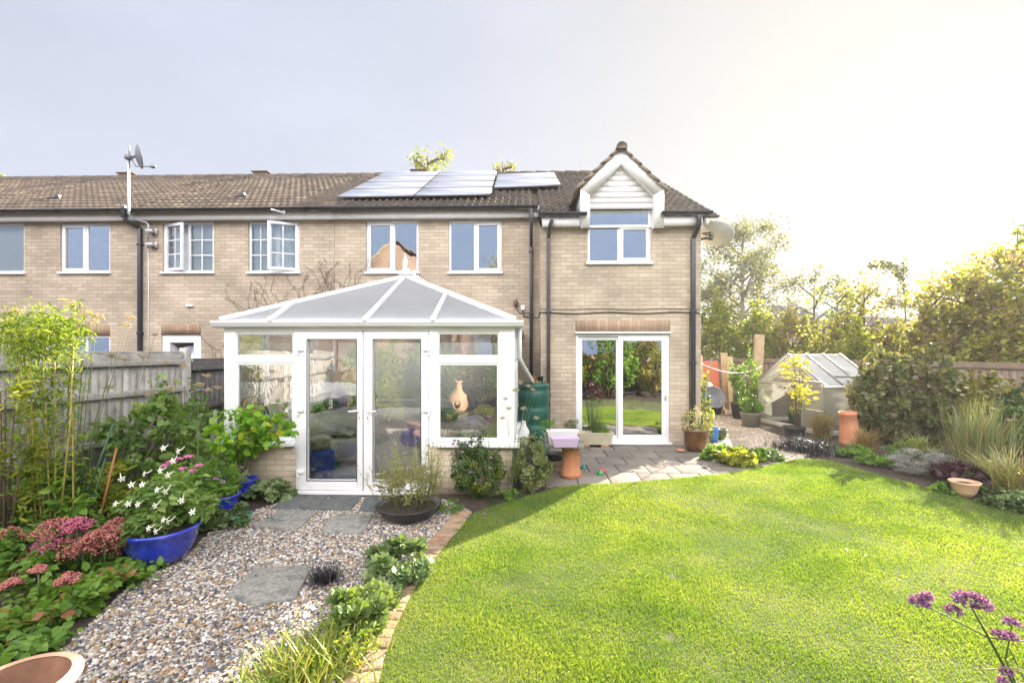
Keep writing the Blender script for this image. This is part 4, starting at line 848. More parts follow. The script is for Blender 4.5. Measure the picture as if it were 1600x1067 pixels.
# ------------------------------------------------------------------ vegetation kit
T_LEAF = [(0, 0, 0), (.35, -.42, .10), (.72, -.3, .06), (1, 0, -.12), (.72, .3, .06), (.35, .42, .10), (.35, 0, 0), (.72, 0, -.03)]
F_LEAF = [(0, 1, 6), (1, 2, 7, 6), (2, 3, 7), (0, 6, 5), (6, 7, 4, 5), (7, 3, 4)]
T_SM = [(0, 0, 0), (.45, -.5, .1), (1, 0, 0), (.45, .5, .1)]; F_SM = [(0, 1, 2), (0, 2, 3)]
_a = np.arange(20)*2*pi/20; T_RND = [(.3, 0, 0)]+[(.48+.5*cos(a)*(1+.2*cos(a*5)), .52*sin(a)*(1+.2*cos(a*5)), .13+.09*cos(a*5)) for a in _a]; F_RND = [(0, i+1, (i+1) % 20+1) for i in range(20)]
T_STAR = []; F_STAR = []
for k in range(5):
    a = k*2*pi/5; b = len(T_STAR); T_STAR += [(0, 0, 0), (.55*cos(a-.42), .55*sin(a-.42), .08), (.92*cos(a-.22), .92*sin(a-.22), .0), (.92*cos(a+.22), .92*sin(a+.22), .0), (.55*cos(a+.42), .55*sin(a+.42), .08)]; F_STAR.append((b, b+1, b+2, b+3, b+4))
T_BLADE = [(0, -.5, 0), (0, .5, 0), (.5, -.42, .0), (.5, .42, .0), (1, 0, 0)]; F_BLADE = [(0, 2, 3, 1), (2, 4, 3)]
def LM(name, cols, trans=.38, rough=.45, interp='LINEAR'): return M(name, None, rough, cols=cols, trans=trans, interp=interp, spec=.4)
L_GREEN = LM('leaf_green', [(.045, .1, .02), (.09, .19, .025), (.15, .28, .035), (.24, .33, .05)])
L_DARK = LM('leaf_dark', [(.03, .065, .02), (.055, .11, .025), (.1, .15, .04)], .25)
L_YEL = LM('leaf_yellow_green', [(.09, .15, .02), (.19, .25, .03), (.32, .33, .04), (.12, .16, .02)], .45)
L_AUT = LM('leaf_autumn', [(.09, .09, .04), (.15, .19, .035), (.28, .3, .04), (.16, .1, .08), (.4, .36, .06)], .45)
L_BAM = LM('leaf_bamboo', [(.1, .2, .02), (.22, .32, .04), (.38, .42, .06)], .45)
L_GREY = LM('leaf_grey', [(.16, .18, .17), (.26, .27, .27), (.34, .33, .36)], .2)
L_SAGE = LM('leaf_sage', [(.08, .14, .05), (.15, .22, .09), (.24, .3, .14)], .3)
L_BIRCH = LM('leaf_birch', [(.09, .11, .06), (.14, .16, .08), (.2, .2, .09)], .4)
L_PURP = LM('leaf_purple', [(.03, .01, .02), (.06, .02, .035), (.1, .03, .05)], .25)
L_STRAW = LM('leaf_straw', [(.3, .28, .13), (.2, .24, .08), (.4, .34, .18), (.12, .18, .06)], .35)
L_BLACK = M('leaf_black', None, .35, cols=[(.008, .008, .012), (.02, .018, .025)])
L_VAR = LM('leaf_variegated', [(.08, .13, .03), (.18, .22, .07), (.35, .36, .18)], .3)
STEM = M('green_stem', (.1, .15, .05), .6, .2, 10); BARK = M('bark', (.12, .09, .065), .9, .3, 20, bump=.6, bs=60); PBARK = M('pale_bark', (.35, .32, .28), .8, .35, 8)
F_PUR = LM('petal_purple', [(.12, .045, .15), (.3, .13, .33), (.48, .28, .46)], .2); F_WHITE = LM('petal_white', [(.75, .75, .7), (.85, .85, .82)], .2); F_PINK = LM('petal_pink', [(.5, .12, .3), (.65, .22, .42)], .2)
F_SED = LM('sedum_bloom', [(.2, .06, .045), (.36, .11, .09), (.48, .2, .15), (.36, .1, .12), (.5, .27, .2)], .1, .8); F_SEDP = LM('sedum_bloom_pink', [(.3, .05, .12), (.48, .12, .2), (.55, .2, .26)], .1, .8); L_STRB = LM('leaf_strawberry', [(.03, .08, .02), (.07, .17, .025), (.11, .23, .03), (.17, .3, .05), (.13, .25, .03), (.09, .19, .025), (.28, .2, .05), (.3, .06, .04)]); F_MAG = LM('magenta_bloom', [(.35, .04, .14), (.5, .08, .22)], .1); F_TAN = LM('dry_umbel', [(.42, .35, .24), (.6, .52, .38), (.26, .2, .13)], .2, .8)
def leaves(m, Pn, size, T=T_SM, F=F_SM, up=.6, out=None, droop=0, asp=.55, r=None, jit=1.0):
    n = len(Pn); nr = unit(n)*jit+np.array([0, 0, up]); 
    if out is not None: nr = nr+out
    nr /= np.linalg.norm(nr, axis=1)[:, None]+1e-9
    d = unit(n); d[:, 2] = d[:, 2]*.5-droop
    if out is not None: d = d+out*.6
    s_ = size*rng.uniform(.6, 1.25, n); m.inst(T, F, Pn, basis(d, nr), np.stack([s_, s_*asp*2 if T is T_SM or T is T_LEAF else s_, s_], 1), r)
def clumpy(n, nc, cr, R, seedup=.0):
    """points gathered in clumps through an ellipsoid (surface-biased): returns pts (unit space scaled by R) and outward dirs"""
    c = unit(nc)*np.cbrt(rng.uniform(.12, 1, nc))[:, None]*.88; c[:, 2] = np.abs(c[:, 2])*(1) if seedup else c[:, 2]
    k = rng.integers(0, nc, n); p = c[k]+unit(n)*(rng.random(n)**.5)[:, None]*cr*rng.uniform(.6, 1.4, nc)[k][:, None]
    return p*np.asarray(R), p/(np.linalg.norm(p, axis=1)[:, None]+1e-9), np.clip(rng.random(nc)[k]*.6+rng.random(n)*.4, 0, 1)
def bush(name, label, cat, x, y, R, h, n, ls, mat, T=T_SM, F=F_SM, nc=26, cr=.3, up=.5, group=None, lift=0, asp=.45, z=None, par=None, foliage='foliage', twigs=9, droop=0, flat=False, spikes=0):
    z = float(G(x, y)) if z is None else z
    t = thing(name, label, cat, (x, y, z), group) if par is None else par
    Rx, Ry = (R, R) if np.ndim(R) == 0 else R
    p, o, r = clumpy(n, nc, cr, (Rx, Ry, (h-lift)/2)); p = p+np.array([x, y, z+lift+(h-lift)/2]); p[:, 2] = np.maximum(p[:, 2], z+.015)
    if spikes:   # upright shoots breaking the outline
        ps = []; 
        for _ in range(spikes):
            a = rng.uniform(0, 2*pi); q_ = rng.uniform(0, .9); bx, by = x+Rx*q_*cos(a), y+Ry*q_*sin(a); L_ = rng.uniform(.12, .32)*h; k = int(10*L_/ls)+6
            tt = rng.random(k); ps.append(np.stack([bx+tt*rng.normal(0, .08)*h+rng.normal(0, ls*.5, k), by+rng.normal(0, ls*.5, k), z+h*(1-.35*q_)-.05*h+tt*L_], 1))
        ps = np.concatenate(ps); p = np.concatenate([p, ps]); o = np.concatenate([o, unit(len(ps))]); r = np.concatenate([r, rng.random(len(ps))])
    m = MB(); leaves(m, p, ls, T, F, up, o*.7, droop, asp, r); m.build(foliage, mat, t)
    if twigs:
        b = MB()
        for i in range(twigs):
            a = rng.uniform(0, 2*pi); q_ = rng.uniform(.3, .85); e = np.array([x+Rx*q_*cos(a), y+Ry*q_*sin(a), z+h*rng.uniform(.6, .92)]); s0 = np.array([x+Rx*.12*cos(a), y+Ry*.12*sin(a), z])
            mid = (s0+e)/2+np.array([0, 0, h*.06]); b.tube([s0, mid, e], [max(.004, h*.008), max(.003, h*.005), max(.002, h*.002)], 5)
        b.build('stems', BARK if h > .9 else STEM, t)
    return t
def tree(name, label, x, y, h, cr, n, ls, mat, bark=BARK, group=None, trunk=.35, sparse=.3, z=0, asp=.45, nl=14, lean=0, cw=None, shape=.6):
    t = thing(name, label, 'tree', (x, y, z), group); b = MB(); tips = []
    top = np.array([x+lean, y, z+h*.97]); b.tube([(x, y, z-.1), (x+lean*.2, y, z+h*.35), (x+lean*.6, y, z+h*.7), top], [h*.018, h*.014, h*.008, h*.002], 8); 
    for i in range(nl):
        f = trunk+(1-trunk)*(i+.5)/nl*.95; s0 = np.array([x+lean*f, y, z+h*f*.97]); a = i*2.4+rng.uniform(-.4, .4); rr = cr*(1-(abs(f-.55)/.55)**1.7*shape)*rng.uniform(.75, 1.05)
        e = s0+np.array([cos(a)*rr, sin(a)*rr, rr*rng.uniform(.25, .8)]); mid = (s0+e)/2+np.array([0, 0, rr*.1]); b.tube([s0, mid, e], [h*.007, h*.005, h*.0015], 5)
        for _ in range(5):
            g_ = rng.uniform(.35, 1); q_ = s0+(e-s0)*g_; q2 = q_+unit(1)[0]*rr*.42; q2[2] += rr*.08; b.tube([q_, q2], [h*.0025, h*.001], 4); tips += [q2, (q_+q2)/2]
        tips.append(e)
    tips.append(top); b.build('trunk', bark, t); tips = np.array(tips); k = rng.integers(0, len(tips), n); sg = cr*sparse
    p = tips[k]+unit(n)*(rng.random(n)**.6)[:, None]*sg*rng.uniform(.5, 1.3, len(tips))[k][:, None]*np.array([1, 1, .8])
    r = np.clip(rng.random(len(tips))[k]*.6+rng.random(n)*.4, 0, 1); m = MB(); leaves(m, p, ls, up=.4, asp=asp, r=r); m.build('crown', mat, t); return t
def arch_blades(m, x, y, z, n, L_, w, spread=.8, rise=1.0, droop=.8, r=None, rad=.05):
    k = 7; t = np.linspace(0, 1, k)
    a = rng.uniform(0, 2*pi, n); Ln = L_*rng.uniform(.55, 1.1, n); el = rng.uniform(.7, 1.5, n)**1 ; sp = spread*rng.uniform(.3, 1.1, n)
    bx = x+rng.normal(0, rad, n); by = y+rng.normal(0, rad, n)
    hor = (sp*Ln)[:, None]*(t**1.15)[None]; ver = (rise*Ln)[:, None]*(t[None]-(droop*rng.uniform(.3, 1, n))[:, None]*.62*t[None]**2.4)
    X = bx[:, None]+np.cos(a)[:, None]*hor; Y = by[:, None]+np.sin(a)[:, None]*hor; Z = z+np.maximum(ver, .005)
    wd = w*(1-t)**.6*(.4+.6*np.minimum(1, t*6)); ox = -np.sin(a)[:, None]*wd/2; oy = np.cos(a)[:, None]*wd/2
    V = np.stack([np.stack([X-ox, Y-oy, Z], 2), np.stack([X+ox, Y+oy, Z], 2)], 2).reshape(n, 2*k, 3)
    F = np.array([(2*i, 2*i+2, 2*i+3, 2*i+1) for i in range(k-1)]).ravel()
    m.V.append(V.reshape(-1, 3)); m.L.append(((np.arange(n)*2*k)[:, None]+F[None]+m.n).ravel()); m.S.append(np.full(n*(k-1), 4)); m.R.append(np.repeat(rng.random(n) if r is None else r, 2*k)); m.n += n*2*k
def grass(name, label, x, y, h, n, w, mat, spread=.6, droop=.8, group=None, z=None, cat='grass clump', rad=.06, par=None, foliage='blades'):
    z = float(G(x, y)) if z is None else z; m = MB(); arch_blades(m, x, y, z, n, h*1.25, w, spread, 1, droop, rad=rad)
    if par: return m.build(foliage, mat, par)
    return tag(m.build(name, mat, None, loc=(x, y, z)), label, cat, group)
def bloom(m, c, R, n, s, dome=True, T=ico, F=icf, flat=.5):
    v = unit(n); v[:, 2] = np.abs(v[:, 2]); p = np.asarray(c)+v*np.array([R, R, R*flat])*rng.uniform(.75, 1, n)[:, None]
    m.inst(T, F, p, basis(unit(n), unit(n)), s*rng.uniform(.7, 1.2, n))
def umbel(m, c, R, rays=14, tilt=0):
    """fennel head: rays with tiny dot clusters"""
    c = np.asarray(c, float); P_ = []
    for i in range(rays):
        a = i*2.4; q_ = R*sqrt((i+.5)/rays); e = c+np.array([q_*cos(a), q_*sin(a), R*rng.uniform(.45, 1.1)-q_*.35]); m.tube([c, e], [.0016, .001], 3, False, .4); P_.append(e)
    P_ = np.array(P_); n = rays*14; k = np.repeat(np.arange(rays), 14); p = P_[k]+unit(n)*np.array([R*.2, R*.2, R*.2]); m.inst(ico, icf[::2], p, basis(unit(n), unit(n)), np.full(n, R*.075))
def stalks(name, label, cat, x, y, items, mat_head, head, stem_r=.005, group=None, leaf=None, z=None, headname='flower_head'):
    """items: list of (px,py,depth) tips; stems rise from (x,y)"""
    z = float(G(x, y)) if z is None else z; t = thing(name, label, cat, (x, y, z), group); b = MB(); tips = []
    for (px, py, d) in items:
        e = np.array(DP(px, py, d)); s0 = np.array([x+rng.normal(0, .03), y+rng.normal(0, .03), z]); mid = s0*.45+e*.55; mid[:2] = mid[:2]*.8+s0[:2]*.2; b.tube([s0, mid, e], [stem_r, stem_r*.7, stem_r*.35], 5); tips.append((e, mid))
    b.build('stem', STEM if leaf is None else leaf[0], t)
    for e, mid in tips:
        m = MB(); head(m, e); m.build(headname, mat_head, t)
    return t, tips
L_TOB = LM('leaf_tobacco', [(.07, .14, .04), (.13, .23, .05), (.2, .31, .08), (.3, .38, .12)])
# ------------------------------------------------------------------ fences
GREYW = M('weathered_grey_wood', None, .85, .22, 6, cols=[(.38, .355, .33), (.5, .475, .445), (.44, .415, .385), (.56, .535, .505)], bump=.5, bs=40, stain=((.2, .19, .185), .5), sscale=5)
BRW = M('weathered_brown_wood', None, .85, .2, 6, cols=[(.2, .155, .12), (.27, .21, .165), (.24, .18, .14), (.31, .25, .2)], bump=.5, bs=40)
NEWW = M('pale_new_timber', None, .75, .18, 5, cols=[(.42, .3, .16), (.5, .37, .2), (.36, .26, .15)], bump=.3, bs=40)
CONC = M('concrete_post', (.46, .45, .42), .9, .2, 8, bump=.4, bs=50)
def fence(name, label, a, b, h, mat, posts=(), postmat=None, rails=(.3, .95, 1.62), side=1, cap=True, post_h=0, pitch=.118, group='garden fences'):
    a = np.array(a, float); b = np.array(b, float); d = b-a; Ln = np.linalg.norm(d); d /= Ln; nrm = np.array([-d[1], d[0]])*side
    t = thing(name, label, 'fence', (a[0], a[1], 0), group); n = int(Ln/pitch); m = MB()
    for i in range(n):
        c = a+d*(i+.5)*pitch; z = 0; hh = h+random.uniform(-.006, .006); tw = random.uniform(-.01, .01)
        dd = np.array([d[0], d[1], 0])*pitch*.52+np.array([nrm[0], nrm[1], 0])*(.008+tw*.3); nn = np.array([nrm[0], nrm[1], 0])*.007
        m.obox((c[0], c[1], hh/2+.03), dd, nn, (random.uniform(-.003, .003), 0, hh/2-.03))
    m.build('boards', mat, t)
    for rz in rails:
        m = MB(); o = nrm*.045; m.beam((a[0]+o[0], a[1]+o[1], rz*h/1.75), (b[0]+o[0], b[1]+o[1], rz*h/1.75), .05, .085); m.build('rail', mat, t, bev=.004)
    if cap: m = MB(); m.beam((a[0], a[1], h+.015), (b[0], b[1], h+.015), .06, .03); m.beam((a[0]+nrm[0]*.03, a[1]+nrm[1]*.03, h-.05), (b[0]+nrm[0]*.03, b[1]+nrm[1]*.03, h-.05), .03, .09); m.build('capping', mat, t, bev=.003)
    for p in posts:
        c = a+d*p*Ln; m = MB(); m.box(c[0]-.055, c[0]+.055, c[1]-.055, c[1]+.055, -.1, h+.06+post_h); m.build('post', postmat or mat, t, bev=.008)
    return t
def fl(Y): return -5.9+.07*(Y-5)
fence('panel_fence', 'tall grey weathered feather-edge fence along the left bed', (fl(-3), -3), (fl(7.72), 7.72), 1.88, GREYW, posts=(0, .33, .66), side=-1, cap=True, rails=(.61, 1.21, 1.62))
m = MB(); m.box(fl(7.8)-.06, fl(7.8)+.06, 7.74, 7.87, -.1, 1.97); tag(m.build('fence_post', CONC, bev=.01, loc=(fl(7.8), 7.8, 0)), 'pale concrete post where the two left fences meet', 'post')
fence('panel_fence', 'lower dark grey fence between the concrete post and the house', (fl(7.9), 7.9), (fl(9.96), 9.96), 1.76, M('dark_grey_wood', None, .85, .25, 6, cols=[(.1, .095, .095), (.16, .15, .15), (.13, .12, .12)], bump=.5, bs=40), side=-1)
fence('panel_fence', 'brown boarded fence behind the right bed and greenhouse', (10.9, 6.2), (5.4, 20.5), 1.66, BRW, posts=(.1, .22, .34, .46, .58, .7, .82, .94), postmat=BRW, side=1, rails=(), post_h=-.02)
# boards leaning by the left fence
for (pa, pb, w, lb) in (((318, 695), (310, 645), .17, 'wider weathered board leaning on the dark fence'), ((340, 690), (332, 642), .15, 'weathered board with a clipped top leaning beside the wider one')):
    a = np.array(DP(pa[0], 745, 7.3)); a[2] = .0; e = np.array(DP(pb[0], pb[1], 7.75)); m = MB(); m.beam(a, e, w, .03, up=(.1, 1, 0)); tag(m.build('leaning_board', GREYW, bev=.015, loc=a), lb, 'board', 'boards leaning on the fence')
# ------------------------------------------------------------------ pots
BLUEG = M('blue_glaze', (.018, .035, .42), .16, .35, 5, coat=.7, bump=.06, bs=10, stain=((.16, .2, .42), .4), sscale=7); TERR = M('terracotta', (.5, .2, .1), .8, .18, 6, bump=.15, bs=60, stain=((.55, .38, .27), .5), sscale=4)
TERRL = M('pale_terracotta', (.62, .38, .24), .8, .15, 5, bump=.15, bs=60, stain=((.6, .5, .4), .5), sscale=3); BRG = M('brown_glaze', (.11, .045, .012), .18, .5, 7, coat=.6)
COMP = M('compost', (.03, .022, .015), .95, .4, 30, bump=.8, bs=60)
def pot(name, label, x, y, R, h, mat, prof=None, z=None, fill=.85, group=None, cat='plant pot', sx=1.0, comp=True, tilt=None):
    z = float(G(x, y))+.01 if z is None else z
    prof = prof or [(.68, 0), (.86, .35), (.97, .85), (1.04, .9), (1.06, 1.0), (.97, 1.0), (.92, .88)]
    t = thing(name, label, cat, (x, y, z), group); m = MB()
    inner = [(.97*prof[-1][0], fill), (.8*prof[-1][0], .25), (0.001, .22)] if not comp and fill < .9 else [] if not comp else [(.93*prof[-1][0], fill-.03)]
    m.lathe([(r*R, q*h) for r, q in prof+inner], (x, y, z), 36, sx=sx, rot=tilt); m.build('pot_body', mat, t, smooth=True)
    if comp: m = MB(); m.lathe([(.95*R*prof[-1][0], h*fill-.005), (.5*R, h*fill+.01), (0.001, h*fill+.014)], (x, y, z), 24, sx=sx, capb=False); m.build('compost', COMP, t)
    return t
BOWL = [(.52, 0), (.8, .28), (.96, .62), (1.0, .86), (1.06, .9), (1.07, .97), (1.02, 1.0), (.95, .98), (.93, .88)]
bx, by = GP(252, 880); pot('glazed_pot', 'large cobalt blue glazed bowl beside the pink stonecrop', bx, by, .285, .33, BLUEG, BOWL, group='blue glazed pots')
b2x, b2y = GP(341, 806); pot('glazed_pot', 'middle blue glazed pot between the big bowl and the lemon shrub', b2x, b2y, .22, .25, BLUEG, BOWL, group='blue glazed pots')
b3x, b3y = GP(373, 780); pot('glazed_pot', 'rear blue glazed pot holding the lemon shrub', b3x, b3y, .21, .26, BLUEG, BOWL, group='blue glazed pots')
TEAL = M('teal_plastic', (.03, .2, .15), .45); p4 = GP(377, 824); pot('plant_pot', 'small teal pot with a trailing plant at the edge of the slabs', *p4, .1, .14, TEAL)
xk, yk, zk = DP(28, 1064, 2.25); pot('terracotta_pot', 'empty pale terracotta pot with thick rim, cut by the lower left corner', xk, yk, .225, zk, TERRL, [(.6, 0), (.8, .5), (.9, .85), (1.0, .88), (1.04, .92), (1.04, .98), (1.0, 1.0), (.84, 1.0)], z=0, fill=.98, comp=False)
m = MB(); m.lathe([(.001, .14), (.12, .15), (.165, .25), (.19, zk-.004)], (xk, yk, 0), 36, capb=False); m.build('inner_wall', M('shaded_terracotta', (.2, .1, .06), .7, .3, 9), bpy.data.objects['terracotta_pot'], smooth=True)  # pot inside coloured darker brown to stand for its shade
kx, ky = GP(638, 811); BLP = M('black_bowl', (.012, .012, .014), .3); pot('planter_bowl', 'wide shallow black bowl of seeding weeds before the french doors', kx, ky, .37, .17, BLP, [(.5, 0), (.8, .35), (.96, .85), (1.0, .9), (1.01, 1), (.95, 1), (.92, .85)])
bwx, bwy = GP(1507, 778); pot('terracotta_bowl', 'pale terracotta bowl at the edge of the right bed', bwx, bwy, .15, .2, TERRL, [(.45, 0), (.75, .4), (.93, .85), (1.03, .92), (1.04, 1), (.92, 1), (.88, .9)])
gx_, gy_ = GP(1087, 706); pot('glazed_pot', 'brown glazed pot of dried flowers at the patio corner', gx_, gy_, .225, .4, BRG, [(.6, 0), (.85, .3), (1.0, .7), (1.0, .9), (1.07, .94), (1.06, 1), (.96, 1), (.92, .9)])
# ------------------------------------------------------------------ left bed planting
bush('tobacco_plant', 'white flowering tobacco plant filling the big blue bowl', 'flowering plant', bx+.02, by+.06, .38, .74, 1900, .08, L_TOB, T_LEAF, F_LEAF, nc=30, cr=.3, lift=.2, z=.02, asp=.3, droop=.2)
tob = bpy.data.objects['tobacco_plant']
for i, (px, py) in enumerate([(190, 748), (205, 757), (222, 757), (250, 735), (262, 742), (245, 765), (258, 768), (180, 787), (200, 787), (215, 788), (242, 790), (232, 825), (243, 830), (255, 812), (262, 815), (283, 782), (225, 740), (270, 720), (278, 705), (255, 700), (300, 800)]):
    c = np.array(DP(px, py, 3.92+.02*(i % 5))); m = MB(); ax = np.array([rng.normal(0, .3), -1, rng.uniform(-.1, .5)]); ax /= np.linalg.norm(ax); u = np.cross(ax, (0, 0, 1)); u /= np.linalg.norm(u); v = np.cross(ax, u)
    m.inst(T_STAR, F_STAR, [c], np.stack([u, v, ax], 1)[None], np.array([.029])); m.tube([c, c-ax*.03+np.array([0, 0, .01]), c-ax*.06+np.array([0, 0, .035])], [.006, .004, .003], 5); m.build('flower', F_WHITE, tob)
# stonecrop (sedum) clumps
def sedum(label, x, y, R, h, heads, d, mat=F_SED):
    t = bush('stonecrop', label, 'stonecrop', x, y, R, h, 700, .075, L_GREEN, T_LEAF, F_LEAF, nc=18, cr=.35, asp=.36, up=.9, group='pink stonecrop clumps')
    for px, py, rp in heads:
        c = np.array(DP(px, py, d)); R_ = rp/740*d*1.35; m = MB()
        for k in range(10): a = k*2.4+R_*90; q_ = R_*.75*sqrt(k/10); bloom(m, c+np.array([q_*cos(a), q_*sin(a), -q_*.55-R_*.2+rng.normal(0, R_*.08)]), R_*.34, 70, .007, flat=.95)
        m.build('flower_head', random.choice([mat, mat, mat, F_SEDP]) if mat is F_SED else mat, t); m = MB(); m.tube([c-np.array([0, 0, R_*.6]), c*[.97, .97, .3]+np.array([x, y, 0])*[.03, .03, 0]], [.006, .007], 5); m.build('stem', STEM, t)
sedum('pink stonecrop clump at the far left edge', *GP(15, 905), .3, .4, [(15, 828, 26), (8, 852, 28), (60, 850, 24), (35, 862, 18)], 3.95)
sedum('pink stonecrop clump beside the blue bowl', *GP(110, 900), .36, .42, [(88, 812, 27), (103, 830, 30), (130, 845, 20), (143, 830, 36), (165, 822, 22), (120, 810, 17), (60, 872, 22)], 3.9)
sedum('small pink stonecrop clump touching the bowl rim', *GP(190, 880), .2, .36, [(200, 822, 22), (185, 812, 17), (174, 852, 14)], 4.1, F_SED)
sedum('brighter magenta stonecrop clump under the fence, far left', fl(5)+.55, 4.9, .3, .45, [(5, 765, 14), (15, 752, 10), (22, 770, 12), (3, 745, 12)], 4.9, F_MAG)
sedum('low stonecrop clump among strawberry leaves', *GP(110, 960), .2, .2, [(18, 903, 14), (108, 895, 14), (100, 905, 10), (60, 884, 10)], 3.5)
for i, (px, py, R, h, lb) in enumerate([(60, 960, .42, .2, 'broad leaved strawberry plants at the front of the left bed'), (150, 925, .34, .18, 'broad leaved strawberry plants beside the blue bowl'), (20, 1010, .33, .16, 'broad leaved strawberry plants behind the empty terracotta pot'), (205, 900, .2, .14, 'strawberry plants spilling on the gravel below the blue bowl')]):
    bush('strawberry_plant', lb, 'leafy plant', *GP(px, py), R, h, int(1500*R), .072, L_STRB, T_LEAF, F_LEAF, nc=14, cr=.4, asp=.42, up=1.6, group='strawberry plants', twigs=6)
bush('leafy_shrub', 'heart leaved green shrub before the left fence', 'shrub', *DP(245, 700, 6.2)[:2], (.75, .5), 1.22, 1250, .11, L_TOB, T_LEAF, F_LEAF, nc=34, cr=.26, asp=.42, up=.5, spikes=5)
bush('leafy_shrub', 'taller loose leafy shrub at the concrete fence post', 'shrub', *DP(292, 660, 7.0)[:2], (.32, .3), 1.6, 560, .095, L_TOB, T_LEAF, F_LEAF, nc=22, cr=.28, asp=.42)
bush('phlox', 'green phlox with pink flower clusters behind the tobacco plant', 'flowering plant', *DP(290, 790, 5.0)[:2], .4, .72, 1300, .08, L_GREEN, T_LEAF, F_LEAF, nc=26, cr=.3, asp=.25, up=.3)
ph_ = bpy.data.objects['phlox']
for px, py in ((268, 722), (280, 718), (295, 714), (302, 736), (285, 733), (311, 728), (258, 728), (240, 757)):
    m = MB(); bloom(m, DP(px, py, 4.75), .04, 40, .009); m.build('flower_head', F_PINK, ph_)
bush('mixed_perennial', 'green perennials under the bamboo', 'leafy plant', *DP(60, 800, 4.9)[:2], (.6, .5), .7, 1500, .1, L_GREEN, T_LEAF, F_LEAF, nc=30, cr=.25, asp=.35, spikes=6)
bush('mixed_perennial', 'narrow leaved perennials between bamboo and fence shrub', 'leafy plant', *DP(150, 800, 5.4)[:2], (.55, .4), .6, 1400, .1, L_YEL, T_LEAF, F_LEAF, nc=26, cr=.28, asp=.22)
bush('mixed_perennial', 'dark foliage behind the middle blue pot', 'leafy plant', *DP(330, 790, 5.9)[:2], (.4, .3), .6, 1200, .06, L_SAGE, T_LEAF, F_LEAF, nc=26, cr=.28, asp=.3)
bush('mixed_perennial', 'feathery foliage growing in the middle blue pot', 'leafy plant', b2x, b2y, .24, .5, 900, .06, L_GREEN, T_LEAF, F_LEAF, nc=20, cr=.3, asp=.22, z=.2)
bush('trailing_plant', 'blue green trailing plant in the small teal pot', 'trailing plant', *p4, .14, .24, 350, .04, L_SAGE, T_RND, F_RND, nc=12, cr=.35, z=.04, twigs=3)
bush('cranesbill', 'round leaved cranesbill by the conservatory corner', 'ground cover plant', *GP(418, 783), .3, .22, 520, .075, L_SAGE, T_RND, F_RND, nc=16, cr=.35, up=1.4, asp=1, group='cranesbill clumps')
bush('cranesbill', 'low cranesbill in front of the blue pots', 'ground cover plant', *GP(335, 822), .25, .14, 300, .07, L_SAGE, T_RND, F_RND, nc=12, cr=.35, up=1.4, group='cranesbill clumps')
L_LEM = LM('leaf_lemon', [(.07, .2, .015), (.14, .32, .02), (.26, .42, .03), (.1, .25, .02), (.5, .48, .04)], .35)
t = bush('lemon_shrub', 'glossy lemon shrub with yellowing leaves in the rear blue pot', 'shrub', b3x+.0, b3y+.02, .33, 1.0, 620, .1, L_LEM, T_LEAF, F_LEAF, nc=22, cr=.32, asp=.42, lift=.25, z=.16, up=.5)
m = MB(); pa = np.array(DP(385, 690, 6.0)); pbs = [np.array(DP(*q_)) for q_ in ((415, 660, 5.9), (440, 655, 5.85), (448, 672, 5.85), (400, 665, 5.95), (425, 690, 5.9))]
pts = np.concatenate([e+unit(34)*.075 for e in pbs]+[pa+unit(40)*.1]); leaves(m, pts, .1, T_LEAF, F_LEAF, .6, asp=.42); m.build('foliage', L_LEM, t)
# bamboo
CANE = M('bamboo_cane', (.42, .33, .09), .4, .25, 12)
bmx, bmy, _ = DP(90, 760, 4.7); t = thing('bamboo', 'bamboo with orange yellow canes and sunlit leaves before the left fence', 'bamboo', (bmx, bmy, 0))
tipsb = []
for i, (p0, p1) in enumerate((((70, 770), (46, 545)), ((80, 775), (62, 470)), ((86, 775), (84, 480)), ((115, 770), (105, 505)), ((60, 780), (20, 480)), ((90, 790), (118, 470)), ((74, 780), (30, 500)))):
    a = np.array(DP(*p0, 4.7)); a[2] = 0; e = np.array(DP(*p1, 4.7+.12*(i % 4))); m = MB(); mid = (a+e)/2+np.array([random.uniform(-.04, .04), 0, 0]); m.tube([a, mid, e], [.009, .008, .003], 6); m.build('cane', CANE, t); tipsb.append((a, e))
m = MB(); Pn = []
for a, e in tipsb:
    k = 300; f = rng.beta(2.6, 1.1, k)[:, None]; Pn.append(a*(1-f)+e*f+unit(k)*np.array([.2, .2, .09])*rng.random(k)[:, None])
Pn = np.concatenate(Pn); Pn[:, 2] = np.abs(Pn[:, 2]); top = np.array(DP(55, 520, 4.8)); k = 1100; Pn = np.concatenate([Pn, top+unit(k)*np.array([.5, .3, .22])*np.cbrt(rng.random(k))[:, None]])
leaves(m, Pn, .085, T_LEAF, F_LEAF, .4, droop=.5, asp=.1); m.build('foliage', L_BAM, t)
# fennel
def ff(R): 
    def h(m, e): umbel(m, e, R*random.uniform(.9, 1.35), 15)
    return h
FLF = LM('fennel_stem', [(.16, .2, .06)]*2, .1)
x0, y0, _ = DP(118, 760, 5.0); ft, tp = stalks('fennel', 'tall fennel with straw coloured seed heads beside the bamboo', 'fennel', x0, y0, [(112, 480, 5.0), (133, 492, 5.1), (152, 500, 5.0), (145, 508, 4.9), (204, 500, 5.2), (196, 512, 5.2), (25, 490, 4.8), (5, 492, 4.7), (20, 510, 4.8), (95, 505, 5.1), (175, 560, 5.3)], F_TAN, ff(.055), .006)
x0, y0, _ = DP(175, 760, 5.6); stalks('fennel', 'fennel with seed heads in front of the grey fence, right of the first', 'fennel', x0, y0, [(242, 525, 5.6), (225, 560, 5.6), (265, 610, 5.6), (258, 570, 5.5), (287, 575, 5.7), (233, 620, 5.6), (170, 608, 5.5), (195, 565, 5.5), (323, 590, 5.7), (340, 608, 5.7), (312, 605, 5.7), (325, 612, 5.6)], F_TAN, ff(.045), .005)
